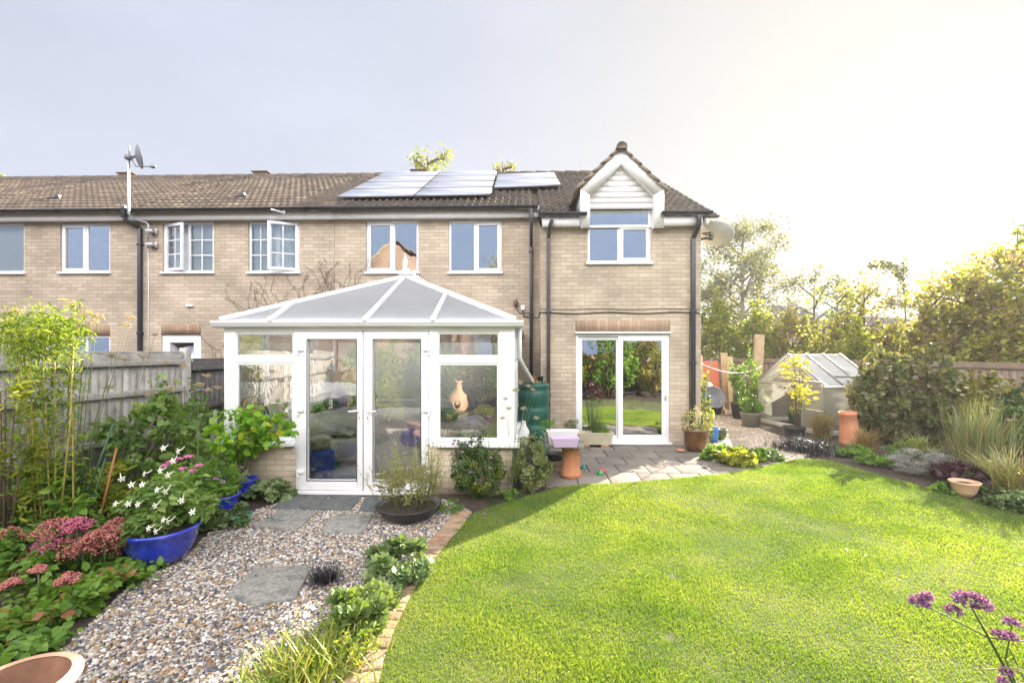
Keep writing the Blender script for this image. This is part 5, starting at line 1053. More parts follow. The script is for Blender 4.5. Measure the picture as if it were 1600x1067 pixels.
bush('fennel', 'small dark fennel stems at the far left edge', 'fennel', *DP(5, 700, 4.5)[:2], (.3, .25), 1.95, 500, .09, L_YEL, T_LEAF, F_LEAF, nc=26, cr=.2, asp=.18, twigs=9)
# plant supports: slanting dark green canes
DGC = M('green_cane', (.02, .07, .035), .4); ORC = M('rust_cane', (.3, .11, .03), .5)
for (a, b, mt, lb) in (((112, 800), (178, 660), DGC, 'dark green cane slanting right beside the bamboo'), ((128, 805), (165, 715), DGC, 'shorter dark green cane slanting beside the first'), ((150, 810), (182, 700), ORC, 'rust brown cane slanting among the leaves')):
    A_ = np.array(DP(*a, 4.9)); A_[2] = 0.0; B_ = np.array(DP(*b, 5.0)); m = MB(); m.tube([A_, B_], [.012, .011], 7); tag(m.build('plant_support', mt, None, loc=A_), lb, 'plant support', 'slanting plant supports')
# verbena
def vh(R):
    def h(m, e):
        for k in range(3): bloom(m, e+np.array([random.uniform(-1, 1)*R*.6, random.uniform(-.4, .4)*R, random.uniform(-.4, .2)*R]), R*.6, 34, .0062, flat=.6)
    return h
x0, y0, _ = DP(310, 770, 5.3); stalks('verbena', 'slender purple verbena in front of the concrete fence post', 'verbena', x0, y0, [(302, 612, 5.4), (310, 610, 5.4), (318, 608, 5.4), (309, 622, 5.4), (325, 748, 5.0), (338, 747, 5.0), (348, 753, 5.0)], F_PUR, vh(.022), .004)
x0, y0 = GP(770, 792); stalks('verbena', 'slender purple verbena by the conservatory sill', 'verbena', x0, y0, [(708, 693, 5.6), (722, 705, 5.6), (763, 650, 5.6), (763, 662, 5.6), (745, 680, 5.6), (768, 716, 5.5), (766, 730, 5.5), (735, 738, 5.5), (730, 808, 5.3), (756, 802, 5.3)], F_PUR, vh(.02), .004)
# foreground verbena
x0, y0, _ = DP(1650, 1067, .9); vt = thing('verbena', 'purple verbena close to the camera in the lower right corner', 'verbena', (x0, y0, 0)); m = MB(); st = np.array((x0, y0, 0.0)); j0 = np.array(DP(1590, 1080, .84)); j1 = np.array(DP(1545, 996, .82))
def D3(px, py, d=.82): return np.array(DP(px, py, d))
m.tube([st, st*.5+j0*.5+np.array([.02, .0, .05]), j0, j1, D3(1519, 950)], [.004, .0028, .0024, .002, .0014], 7); m.tube([j0, j1, D3(1446, 945)], [.0018, .0013, .001], 6); m.tube([j1, D3(1600, 1001), D3(1640, 1006)], [.0013]*3, 6)
m.tube([D3(1586, 1065), D3(1571, 1030), D3(1577, 1000), D3(1581, 976)], [.0013, .0012, .001, .001], 6); m.tube([D3(1577, 1012), D3(1600, 1060), D3(1620, 1110)], [.001]*3, 5); m.build('stem', M('verbena_stem', (.06, .09, .04), .5), vt, smooth=True)
m = MB(); a_ = D3(1523, 1046); b_ = D3(1566, 1043); m.V; leaves(m, np.array([b_]), .05, T_LEAF, F_LEAF, 1, asp=.1); m.tube([a_, (a_+b_)/2-np.array([0, 0, .001]), b_], [.0006, .0016, .0012], 5); m.build('leaf', L_STRAW, vt)
for px, py, rw, rh in ((1519, 938, 24, 13), (1436, 940, 13, 9), (1448, 932, 8, 7), (1490, 952, 11, 5), (1580, 971, 9, 6), (1562, 991, 9, 6), (1580, 993, 9, 5), (1573, 1049, 7, 6), (1566, 1063, 6, 4)):
    c = D3(px, py); m = MB(); n = int(rw*rh*1.1)+30; v = unit(n); v[:, 2] = np.abs(v[:, 2])*1.2-.35; p = c+v*np.array([rw, rw, rh])/740*.82*rng.uniform(.6, 1, n)[:, None]
    m.inst(T_LEAF, F_LEAF, p, basis(v+unit(n)*.3, unit(n)), np.full(n, .0048)); k = n//3; m.inst(ico, icf, p[:k]-np.array([0, 0, .002]), basis(unit(k), unit(k)), np.full(k, .0022)); m.build('flower_head', F_PUR, vt)
# ------------------------------------------------------------------ middle planting
kb = bush('seeding_weeds', 'upright yellow green seeding weeds growing in the black bowl', 'weeds', kx, ky, (.36, .3), .5, 520, .07, L_STRAW, T_LEAF, F_LEAF, nc=24, cr=.25, asp=.16, lift=.05, z=.12, twigs=0)
m = MB(); b = MB()
for i in range(64):
    a = rng.uniform(0, 2*pi); q_ = rng.random()**.5*.3; s0 = np.array([kx+q_*cos(a), ky+q_*sin(a)*.9, .14]); H_ = rng.uniform(.35, .78); e = s0+np.array([cos(a)*q_*.7+rng.normal(0, .07), sin(a)*q_*.5+rng.normal(0, .05), H_]); b.tube([s0, (s0+e)/2+np.array([rng.normal(0, .015), 0, 0]), e], [.0035, .0025, .0012], 4)
    k = 26; f = rng.uniform(.25, 1, k)[:, None]; leaves(m, s0*(1-f)+e*f+unit(k)*.016, .028, T_SM, F_SM, .3, asp=.2, droop=-.7)
    for _ in range(3): f = rng.uniform(.4, .8); p0 = s0*(1-f)+e*f; p1 = p0+np.array([rng.normal(0, .05), rng.normal(0, .05), rng.uniform(.06, .14)]); b.tube([p0, p1], [.0018, .001], 3); leaves(m, p0*.3+p1*.7+unit(8)*.02, .022, T_SM, F_SM, .3, asp=.2)
m.build('seed_spike', L_STRAW, kb); b.build('stem', M('straw_stem', (.22, .24, .08), .6), kb)
bush('box_shrub', 'dark green clipped shrub under the right conservatory sill', 'shrub', *GP(748, 777), (.42, .32), .7, 7000, .032, L_DARK, T_SM, F_SM, nc=70, cr=.2, asp=.4, spikes=14)
m = MB(); x0, y0 = GP(748, 779); p, o, r = clumpy(900, 30, .2, (.35, .29, .33)); leaves(m, p+np.array([x0, y0-.02, .36]), .032, up=.6, out=o, asp=.4); m.build('foliage', L_YEL, bpy.data.objects['box_shrub'])
bush('variegated_shrub', 'rounded cream variegated shrub at the conservatory corner', 'shrub', *GP(829, 768), .29, .7, 6600, .028, L_VAR, T_SM, F_SM, nc=60, cr=.2, asp=.4, spikes=10)
for px, py, lb in ((700, 800, 'low green weeds beside the black bowl'), (800, 782, 'low weeds under the variegated shrub')): bush('weed_clump', lb, 'weeds', *GP(px, py), .2, .13, 260, .045, L_GREEN, nc=12, cr=.4, asp=.25, up=.8, twigs=4, group='low weed clumps')
L_CRB = LM('leaf_cranesbill_light', [(.08, .15, .04), (.16, .23, .06), (.26, .31, .1)], .35)
x0, y0 = GP(612, 905); cb = bush('cranesbill', 'blue green cranesbill mound straddling the edging bricks', 'ground cover plant', *GP(618, 905), (.31, .27), .3, 1100, .068, L_SAGE, T_RND, F_RND, nc=34, cr=.25, up=1.1, group='cranesbill clumps', twigs=6)
bush('cranesbill', 'small outlying cranesbill in front of the shaded mound', 'ground cover plant', *GP(600, 935), (.15, .12), .14, 150, .06, L_SAGE, T_RND, F_RND, nc=12, cr=.35, up=1.1, group='cranesbill clumps', twigs=3)
bush('cranesbill', 'sunlit cranesbill mound nearest the camera', 'ground cover plant', *GP(560, 985), (.25, .21), .27, 900, .066, L_CRB, T_RND, F_RND, nc=30, cr=.25, up=1.1, group='cranesbill clumps', twigs=6)
L_TUFT = LM('leaf_tuft', [(.1, .18, .02), (.17, .26, .03), (.3, .33, .06), (.35, .3, .12)], .4)
x0, y0 = GP(500, 1045); g_ = grass('grass_clump', 'sunlit tufts of coarse grass between gravel and lawn', x0, y0, .22, 420, .012, L_TUFT, .75, .7, rad=.16)
x1, y1 = GP(450, 1075); grass('grass_clump', 'low grassy tuft at the bottom edge of the gravel', x1, y1, .18, 260, .012, L_TUFT, .8, .7, rad=.13)
bush('seedling_patch', 'bright seedlings among the sunlit grass tufts', 'weeds', *GP(545, 1035), (.2, .18), .22, 420, .04, L_TUFT, T_LEAF, F_LEAF, nc=20, cr=.3, asp=.22, up=.4)
x0, y0 = GP(507, 912); grass('black_grass', 'small black mondo grass clump beside the worn slab', x0, y0, .17, 330, .007, L_BLACK, .85, .95, rad=.05, cat='black grass')
nf = 90; fx = rng.uniform(-3.3, 4.5, nf); fy = rng.uniform(2.4, 8, nf); m = MB(); leaves(m, np.stack([fx, fy, G(fx, fy)+.045], 1), .035, T_LEAF, F_LEAF, 2.5, asp=.4)
tag(m.build('fallen_leaves', LM('leaf_fallen', [(.3, .2, .07), (.22, .12, .05), (.4, .32, .1)], .2)), 'small brown fallen leaves scattered over lawn and gravel', 'fallen leaves', kind='stuff')
# ------------------------------------------------------------------ patio things
def obj_t(name, label, cat, x, y, z=None): z = float(G(x, y)) if z is None else z; return thing(name, label, cat, (x, y, z))
GRN = M('green_plastic', (.01, .085, .06), .32, .1, 5)
x, y = .155, 8.28; wz = float(G(x, y)); zt = 1.37; h = zt-wz
bt = obj_t('water_butt', 'dark green ribbed water butt between conservatory and brick wall', 'water butt', x, y)
prof = [(.24, 0)]
for k in range(4):
    a = .04+k*.24; prof += [(.255, a), (.275, a+.03), (.275, a+.19), (.255, a+.215), (.262, a+.225)]
prof = [(r, z_/1.02*(h-.06)) for r, z_ in prof]+[(.272, h-.05), (.262, h-.02), (.2, h), (.001, h+.005)]
m = MB(); m.lathe(prof, (x, y, wz), 40); m.build('barrel', GRN, bt, smooth=True)
m = MB(); m.lathe([(.02, 0), (.05, .01), (.05, .03), (0, .035)], (x, y-.28, wz+.2), 10); m.tube([(x, y-.26, wz+.2), (x, y-.33, wz+.2), (x, y-.33, wz+.16)], .014); m.build('tap', BLACKP, bt)
REDP = M('red_clay_pot', (.45, .08, .03), .6)
for xx, mt, lb in ((x-.02, REDP, 'small orange red pot on top of the water butt'), (x+.12, BLP, 'small black pot on top of the water butt')): pot('flower_pot', lb, xx, y+.02, .055, .1, mt, z=zt+.004, group='little pots on the water butt')
# table: chimney pot + slab
px_, py_ = GP(892, 745); tz = .565; gz = float(G(px_, py_))
tb = obj_t('garden_table', 'rough slab resting on a terracotta chimney pot as a table', 'table', px_, py_)
m = MB(); m.lathe([(.15, 0), (.145, .05), (.128, .12), (.125, tz-gz-.05), (.14, tz-gz-.04), (.14, tz-gz)], (px_, py_, gz+.008), 30); m.build('chimney_pot', TERR, tb, smooth=True)
m = MB(); q_ = [(-.36, -.2), (.16, -.22), (.2, .15), (-.15, .24), (-.38, .1)]; m.prism([(px_+a, py_+b, tz+.01) for a, b in q_], (0, 0, .045)); m.build('table_top', SLABM, tb, bev=.01)
LIL = M('lilac_plastic', (.55, .42, .66), .45); WPL = M('white_plastic', (.72, .71, .7), .5, .05)
def trough(name, label, x, y, z, w, d_, h, mat, rot=0, comp=COMP, cat='trough', taper=.85, rim=.02, parent=None, group=None):
    t = thing(name, label, cat, (x, y, z), group); m = MB(); ca, sa = cos(rot), sin(rot)
    def ring(k, zz): return [(x+ca*i*w*k/2-sa*j*d_*k/2, y+sa*i*w*k/2+ca*j*d_*k/2, z+zz) for i, j in ((-1, -1), (1, -1), (1, 1), (-1, 1))]
    V = ring(taper, 0)+ring(1, h-.02)+ring(1.05, h-.02)+ring(1.05, h)+ring(.93, h)+ring(.9, h*.6); F = [(3, 2, 1, 0)]
    for k in range(5): F += [(4*k+i, 4*k+(i+1) % 4, 4*k+4+(i+1) % 4, 4*k+4+i) for i in range(4)]
    m.add(V, F); m.build('shell', mat, t, bev=.006); m = MB(); m.add(ring(.925, h*.75), [(0, 1, 2, 3)]); m.build('compost', comp, t); return t
tx, ty, _ = DP(882, 690, 6.45); trough('plant_trough', 'lilac plastic trough of dark compost on the slab table', tx, ty-.04, tz+.056, .36, .14, .13, LIL, .06); trough('plant_trough', 'white plastic trough standing behind the lilac one', tx-.02, ty+.13, tz+.056, .42, .15, .2, WPL, .06)
CREAM = M('cream_stone', (.55, .5, .36), .85, .1, 6, bump=.2)
sx_, sy_ = GP(931, 699); sz = float(G(sx_, sy_)); trough('stone_trough', 'long cream stone trough beside the sliding doors', sx_-.02, sy_, sz+.07, .64, .26, .22, CREAM)
for dxx in (-.2, .15): m = MB(); m.box(sx_+dxx-.07, sx_+dxx+.07, sy_-.12, sy_+.1, sz+.022, sz+.068); tag(m.build('support_brick', EB, bev=.005, loc=(sx_+dxx, sy_, sz)), 'brick under the %s end of the cream stone trough' % ('left' if dxx < 0 else 'right'), 'brick')
g = MB(); arch_blades(g, sx_+.12, sy_, sz+.24, 220, .26, .006, .6, 1, .7, rad=.07); tag(g.build('chives', L_GREEN, None, loc=(sx_+.12, sy_, sz+.24)), 'grassy chives at the right end of the stone trough', 'chives')
bush('tall_weed', 'thin tall weeds in the stone trough before the glass', 'weeds', sx_-.02, sy_+.04, (.22, .08), .75, 420, .035, L_GREEN, nc=26, cr=.16, asp=.16, z=sz+.22, twigs=14)
bush('thyme_mound', 'grey green thyme at the left end of the stone trough', 'herb', sx_-.42, sy_+.1, (.16, .13), .3, 800, .02, L_SAGE, nc=24, cr=.25, asp=.3, z=sz+.25)
p5 = (px_-.3, py_+.02); pot('plant_pot', 'small grey pot with seedlings on the left of the slab table', *p5, .09, .13, M('grey_plastic', (.35, .37, .37), .5), z=tz+.056)
bush('seedling', 'leafy seedlings in the small grey pot', 'seedlings', *p5, .12, .26, 220, .035, L_GREEN, nc=12, cr=.35, asp=.3, z=tz+.15, twigs=4)
BLK = M('black_tub', (.015, .016, .018), .5)
pot('black_tub', 'black tub under the slab table', *GP(868, 735), .13, .26, BLK); 
for i, (px, py) in enumerate(((872, 738), (874, 730))):
    x, y = GP(872, 738); m = MB(); z = float(G(x, y))+.022+.07*i; m.box(x-.1, x+.1, y-.05, y+.05, z, z+.065); tag(m.build('loose_brick', EB, bev=.005, loc=(x, y, z)), ('lower' if not i else 'upper')+' of the two loose bricks stacked beside the chimney pot table', 'brick', 'loose bricks by the table')
# jug on the sill side
x, y, _ = DP(818, 690, 6.95); z = float(G(x, y)); m = MB(); m.lathe([(.07, 0), (.085, .03), (.085, .2), (.04, .27), (.03, .33), (.035, .34)], (x, y, .55), 18); m2 = MB()
tag(m.build('watering_jug', WPL, smooth=True, loc=(x, y, .55)), 'pale plastic jug standing by the conservatory side', 'jug')
m = MB(); m.box(x-.16, x+.22, y-.14, y+.2, z+.0, .546); tag(m.build('storage_box', M('dark_crate', (.05, .055, .055), .7, .2), bev=.01, loc=(x, y, z)), 'dark crate under the jug, between conservatory and table', 'crate')
bp_ = pot('plant_pot', 'small black pot beside the pale jug', x+.14, y+.02, .065, .09, BLK, z=.55)
x0, y0 = GP(800, 780); stalks('fennel', 'dry brown fennel seed heads in front of the conservatory corner', 'fennel', x0, y0, [(790, 625, 6.1), (806, 612, 6.1), (812, 600, 6.2), (795, 640, 6.0), (818, 640, 6.2), (826, 605, 6.3), (832, 610, 6.3), (838, 655, 6.3), (785, 655, 6.0), (840, 600, 6.4)], F_TAN, ff(.035), .003)
# toys
def toy(px, py, lb, cols):
    x, y = GP(px, py); z = float(G(x, y))+.024; t = thing('sand_toy', lb, 'toy', (x, y, z)); 
    for k, c in enumerate(cols): mm = MB(); mm.lathe([(.05, 0), (.045, .02), (.02, .035), (.012, .06), (0, .065)], (x+.03*k, y+.06*k, z+.02*k), 14); mm.build('moulded_cup', c, t, smooth=True)
REDT = M('red_plastic', (.6, .03, .06), .4); GRT = M('bright_green_plastic', (.01, .3, .1), .4); TLT = M('sea_green_plastic', (.02, .2, .17), .4)
toy(912, 734, 'small sea green plastic toy on the patio', [TLT]); toy(938, 743, 'red and green plastic toy on the patio', [GRT, REDT])
x, y = GP(1063, 707); m = MB(); m.lathe([(.05, 0), (.08, .015), (.08, .03), (.07, .03), (.06, .015), (0, .012)], (x, y, float(G(x, y))+.024), 20); tag(m.build('saucer', TERR, smooth=True, loc=(x, y, float(G(x, y))+.024)), 'terracotta saucer against the wall by the brown pot', 'saucer')
# brown pot planting
bush('dried_plant', 'pale dried flowers spilling over the brown glazed pot', 'plant', gx_, gy_, (.3, .26), .62, 1500, .035, L_STRAW, nc=34, cr=.24, asp=.25, z=.36, droop=.3, twigs=14)
m = MB(); a = np.array([gx_+.05, gy_, .4]); e = np.array(DP(1112, 560, 8.0)); m.tube([a, e], .009, 6); tag(m.build('garden_cane', M('grey_cane', (.2, .18, .15), .7), loc=a), 'thin leaning cane in the brown glazed pot', 'cane')
bush('climbing_plant', 'yellow green climber up the house corner', 'climber', *DP(1102, 640, 9.0)[:2], (.16, .14), 1.35, 380, .08, L_YEL, T_LEAF, F_LEAF, nc=20, cr=.25, asp=.42)
xa, ya_, _ = DP(1106, 660, 9.6); m = MB(); 
pot('water_bin', 'tall teal bin by the house corner', xa-.02, ya_+.3, .17, .85, M('teal_bin', (.01, .13, .12), .4), [(.85, 0), (.95, .5), (1, .93), (1.05, .94), (1.05, 1), (.95, 1), (.9, .95)])
x, y = GP(1112, 692); pot('bucket', 'bright blue bucket behind the brown pot', x, y, .14, .28, M('blue_bucket', (.03, .16, .45), .45), fill=.8)
x, y = GP(1126, 688); pot('glazed_pot', 'small green glazed pot beside the blue bucket', x, y, .12, .22, M('green_glaze', (.06, .1, .03), .25, .5, 12, coat=.5), BOWL)
bush('rose_stem', 'white flower on a thin stem by the house corner', 'flower', *DP(1100, 660, 9.2)[:2], (.05, .05), 1.2, 40, .05, L_GREEN, nc=8, cr=.4)
m = MB(); bloom(m, DP(1102, 603, 9.2), .12, 200, .02, flat=.7); m.build('flower_head', F_WHITE, bpy.data.objects['rose_stem'])
for i, (px, py, R, h, mt, lb) in enumerate([(1122, 720, .26, .22, L_GREEN, 'green geranium clump nearest the brown pot'), (1150, 728, .3, .24, L_YEL, 'sunlit geranium clump at the lawn edge'), (1175, 722, .24, .2, L_GREEN, 'geranium clump right of the sunlit one'), (1200, 720, .2, .15, L_SAGE, 'low geranium at the right end of its row')]):
    bush('geranium', lb, 'ground cover plant', *GP(px, py), R, h, int(1900*R), .075, mt, T_RND, F_RND, nc=20, cr=.3, up=1, group='geraniums along the patio edge', twigs=5)
# ------------------------------------------------------------------ corner by the fence
RUST = M('rust_panel', (.42, .1, .03), .6, .12, 3); 
def leaner(name, lb, cat, px0, px1, ytop, d, mat, th=.03, tilt=.12, rz=0):
    a = DP((px0+px1)/2, 600, d); w = (px1-px0)/740*d; zt_ = DP(px0, ytop, d)[2]; z0 = float(G(a[0], a[1])); m = MB(); m.beam((a[0]-rz, a[1]-tilt, z0), (a[0], a[1]+tilt, zt_), w, th, up=(.0, 1, 0)); return tag(m.build(name, mat, bev=.006, loc=(a[0], a[1], z0)), lb, cat)
leaner('painted_panel', 'rust orange painted panel leaning on the fence behind the house corner', 'panel', 1101, 1124, 564, 14.6, RUST)
leaner('timber_plank', 'pale plank standing against the house end of the fence', 'plank', 1090, 1100, 555, 14.2, NEWW)['group'] = 'planks leaning on the fence'
leaner('timber_plank', 'wide pale plank right of the orange panel', 'plank', 1128, 1139, 551, 14.6, NEWW)['group'] = 'planks leaning on the fence'
leaner('timber_plank', 'narrow tall plank overlapping the wide pale plank', 'plank', 1137, 1147, 557, 14.3, NEWW)['group'] = 'planks leaning on the fence'
leaner('timber_plank', 'short broad plank low against the fence', 'plank', 1148, 1161, 581, 14.2, NEWW)['group'] = 'planks leaning on the fence'
leaner('timber_post', 'thick new timber post rising above the fence, leaning right', 'post', 1182, 1196, 523, 14.6, NEWW, .12, .1, .2)
WT_ = M('grey_barrow_tray', (.13, .14, .16), .5, .15); t = obj_t('wheelbarrow', 'grey wheelbarrow tipped up against the fence', 'wheelbarrow', *DP(1117, 640, 12.2)[:2])
c = np.array(DP(1116, 620, 12.2)); m = MB(); nrm = np.array([.1, -.9, .45]); nrm /= np.linalg.norm(nrm); a = np.cross((0, 0, 1), nrm); a /= np.linalg.norm(a); b = np.cross(nrm, a)
m.lathe([(.001, -.2), (.16, -.19), (.27, -.05), (.3, 0), (.31, .005), (.285, 0), (.2, -.14), (.001, -.15)], c, 26, rot=np.stack([a, b, nrm], 1)); m.build('tray', WT_, t, smooth=True)
m = MB(); m.tube([c+np.array([-.2, .1, -.1]), c+np.array([-.2, -.25, -.42])], .018); m.tube([c+np.array([.2, .1, -.1]), c+np.array([.22, -.25, -.42])], .018); m.build('handle', NEWW, t)
m = MB(); m.lathe([(.14, -.03), (.16, -.02), (.16, .02), (.14, .03)], c+np.array([0, .22, -.35]), 18, rot=[[0, 0, 1], [0, 1, 0], [1, 0, 0]]); m.build('wheel', BLK, t)
pot('black_tub', 'black tub of sticks below the wheelbarrow', *GP(1122, 648), .2, .3, BLK); pot('black_tub', 'taller black tub beside the wooden frame', *GP(1155, 655), .2, .42, BLK)
x, y = GP(1139, 650); z = float(G(x, y)); t = obj_t('wooden_frame', 'small broken wooden frame between the black tubs', 'wooden frame', x, y)
m = MB(); m.beam((x-.2, y, z+.02), (x-.05, y+.05, z+.48), .03, .05); m.beam((x-.3, y, z+.45), (x+.2, y, z+.35), .03, .05); m.beam((x-.2, y, z+.06), (x+.25, y-.02, z+.03), .03, .04); m.beam((x+.18, y, z+.03), (x+.1, y, z+.42), .03, .04); m.build('slats', NEWW, t)
x, y = GP(1173, 668); pot('planter_bag', 'weathered grey planter in the gravel before the greenhouse', x, y, .22, .34, M('grey_planter', (.2, .19, .16), .8, .2), [(.8, 0), (1, .9), (1.04, .92), (1.04, 1), (.95, 1), (.9, .9)])
bush('potted_plant', 'bushy herb growing in the grey planter', 'plant', x, y, .3, .42, 900, .05, L_GREEN, nc=24, cr=.28, asp=.35, z=.42)
x, y, _ = DP(1168, 650, 12.6); bush('dense_shrub', 'dense green shrub left of the greenhouse', 'shrub', x, y, (.5, .5), 1.5, 4200, .06, L_GREEN, nc=60, cr=.22, asp=.45, spikes=5, z=.14)
pot('black_tub', 'wide black tub under the dense green shrub', x+.1, y-.25, .3, .35, BLK)
# rope / washing line sagging from the wall to the post
m = MB(); A_ = np.array((XR, 9.2, PZ(1095, 564, 9.2))); B_ = np.array(DP(1190, 572, 14.4)); f = np.linspace(0, 1, 16)[:, None]; m.tube(A_*(1-f)+B_*f-np.array([0, 0, .22])*(4*f*(1-f)), .007, 5); tag(m.build('washing_line', UPVC, loc=A_), 'pale washing line sagging from house corner to timber post', 'washing line')
# dried climber on the terrace wall
DRV = M('dry_twig', (.13, .09, .07), .9); dt = thing('dried_climber', 'withered climber clinging to the brick wall left of the conservatory roof', 'climber', (PX(385, YW), YW, 0)); m = MB(); lv = []
for i in range(46):
    px, py = (random.gauss(378, 7), 640) if i < 12 else (random.uniform(365, 560), random.uniform(470, 520)); 
    if i >= 12: py = 505-(px-345)*.24
    x, z = P(px, py, YW-.02); pts = [(x, YW-.02, z)]; a = random.uniform(1.1, 2.0); n_ = random.randint(6, 16) if i >= 12 else random.randint(14, 34)
    for k in range(n_):
        a += random.gauss(0, .35); a = min(max(a, .5), 2.7); x += .06*cos(a); z += .06*sin(a); pts.append((x, YW-.018-random.random()*.02, z)); 
        if z > PZ(400, 405, YW) : break
        if random.random() < .9: lv.append((x+random.gauss(0, .02), YW-.035, z+random.gauss(0, .02)))
    if i == 12: m.build('twig', DRV, dt); m = MB()
    if len(pts) > 2: m.tube(pts, .0035, 4)
m.build('twig', DRV, dt); m = MB(); leaves(m, np.array(lv), .028, asp=.4, up=0); m.build('dead_leaves', LM('leaf_dead', [(.12, .08, .06), (.2, .15, .1), (.09, .07, .06)], .1), dt)
# ------------------------------------------------------------------ greenhouse
gl_, gr_ = np.array(DP(1184, 592, 12.1)), np.array(DP(1287, 601, 10.0)); z0g = .2
e1 = gr_-gl_; e1[2] = 0; Wg = np.linalg.norm(e1); e1 /= Wg; e2 = np.array([-e1[1], e1[0], 0]); e2 = e2 if e2[0] > 0 else -e2; Lg = 1.35
ze = 1.16; zr = 1.83; O = np.array([gl_[0], gl_[1], 0])
gh = thing('greenhouse', 'small aluminium greenhouse with open door beside the right fence', 'greenhouse', tuple(O+np.array([0, 0, .14])))
def gp(u, v, z): return O+e1*u+e2*v+np.array([0, 0, z])
m = MB(); 
def gb(a, b, w=.04): m.beam(gp(*a), gp(*b), w, w)
for v in (0, Lg):
    for u in (0, Wg): gb((u, v, z0g), (u, v, ze))
    gb((0, v, ze), (Wg/2, v, zr), .034); gb((Wg, v, ze), (Wg/2, v, zr), .034); gb((0, v, z0g+.01), (Wg, v, z0g+.01)); gb((0, v, ze), (Wg, v, ze))
for u in (0, Wg):
    gb((u, 0, ze), (u, Lg, ze), .045); gb((u, 0, z0g+.01), (u, Lg, z0g+.01)); 
    for k in (1/3, 2/3): gb((u, Lg*k, z0g), (u, Lg*k, ze)); gb((u, Lg*k, ze), (Wg/2, Lg*k, zr), .022)
gb((Wg/2, 0, zr), (Wg/2, Lg, zr), .05)
mr_ = MB()
for u in (0, Wg):
    for k in (0, .34, .67, 1): mr_.beam(gp(u, Lg*k, ze+.035), gp(Wg/2, Lg*k, zr+.035), .035, .03)
    mr_.beam(gp(u*.75+Wg*.125, Lg*.34, ze*.75+zr*.25+.04), gp(u*.75+Wg*.125, Lg, ze*.75+zr*.25+.04), .03, .03)
mr_.build('roof_bar', M('grey_aluminium', (.2, .2, .2), .5, metal=.3), gh)
for u in (.25*Wg, .72*Wg): gb((u, 0, z0g), (u, 0, ze+.18), .024)
gb((.25*Wg, -.03, ze+.14), (1.0*Wg, -.03, ze+.1), .03); gb((.0, 0, .68), (.25*Wg, 0, .68), .02)
m.build('frame', ALU, gh)
m = MB()
def gq(*p): m.add([gp(*q_) for q_ in p], [tuple(range(len(p)))])
gq((0, 0, z0g), (.25*Wg, 0, z0g), (.25*Wg, 0, ze), (0, 0, ze)); gq((.72*Wg, 0, z0g), (Wg, 0, z0g), (Wg, 0, ze), (.72*Wg, 0, ze)); gq((0, 0, ze), (Wg, 0, ze), (Wg/2, 0, zr)); gq((0, Lg, z0g), (Wg, Lg, z0g), (Wg, Lg, ze), (0, Lg, ze)); gq((0, Lg, ze), (Wg, Lg, ze), (Wg/2, Lg, zr))
for u in (0, Wg): gq((u, 0, z0g), (u, Lg, z0g), (u, Lg, ze), (u, 0, ze))
m.build('glass_wall', GLASSG, gh)
MILK = M('whitened_glass', (.5, .51, .5), .7, .12, 2.5, trans=.35, tint=(1, 1, 1), spec=.2, stain=((.25, .26, .26), .7), sscale=3)
m = MB(); 
for u in (0, Wg): gq((u, 0, ze+.02), (u, Lg, ze+.02), (Wg/2, Lg, zr), (Wg/2, 0, zr))
m.build('roof_glass', MILK, gh)
# slid door
m = MB(); 
def gb2(a, b, w=.026): m.beam(gp(*a), gp(*b), w, w)
for a, b in (((.7*Wg, -.05, z0g+.02), (.7*Wg, -.05, ze+.1)), ((1.02*Wg, -.05, z0g+.02), (1.02*Wg, -.05, ze+.1)), ((.7*Wg, -.05, z0g+.02), (1.02*Wg, -.05, z0g+.02)), ((.7*Wg, -.05, .65), (1.02*Wg, -.05, .65))): gb2(a, b)
dr = m.build('door', ALU, gh); m = MB(); gq((.7*Wg, -.05, z0g), (1.02*Wg, -.05, z0g), (1.02*Wg, -.05, ze+.1), (.7*Wg, -.05, ze+.1)); m.build('door_glass', GLASSG, dr)
m = MB(); 
for a, b in (((0, 0), (Wg, 0)), ((Wg, 0), (Wg, Lg)), ((0, 0), (0, Lg)), ((0, Lg), (Wg, Lg))): m.beam(gp(a[0], a[1], .14), gp(b[0], b[1], .14), .07, .11)
m.build('plinth', CONC, gh)
m = MB(); m.beam(gp(Wg*.85, .5, .0), gp(Wg*.85, .9, 0), .01, .01)
for (u0, v0, u1, v1, mt, lb) in ((.62, .2, .3, .5, WPL, 'long white rod leaning inside the greenhouse'), (.7, .25, .35, .55, GRT, 'long green cane leaning inside the greenhouse'), (.55, .3, .28, .7, M('blue_rod', (.1, .15, .25), .5), 'long blue grey pole leaning inside the greenhouse')):
    m = MB(); a = gp(u0*Wg, v0, .2); b = gp(u1*Wg, v1, 1.0); m.beam(a, b, .035, .035); tag(m.build('garden_pole', mt, loc=a), lb, 'pole', 'poles leaning in the greenhouse')
x, y, _ = gp(.4*Wg, .6, 0); trough('seed_box', 'dark green box on the greenhouse floor', x, y, .2, .6, .35, .25, GRN)
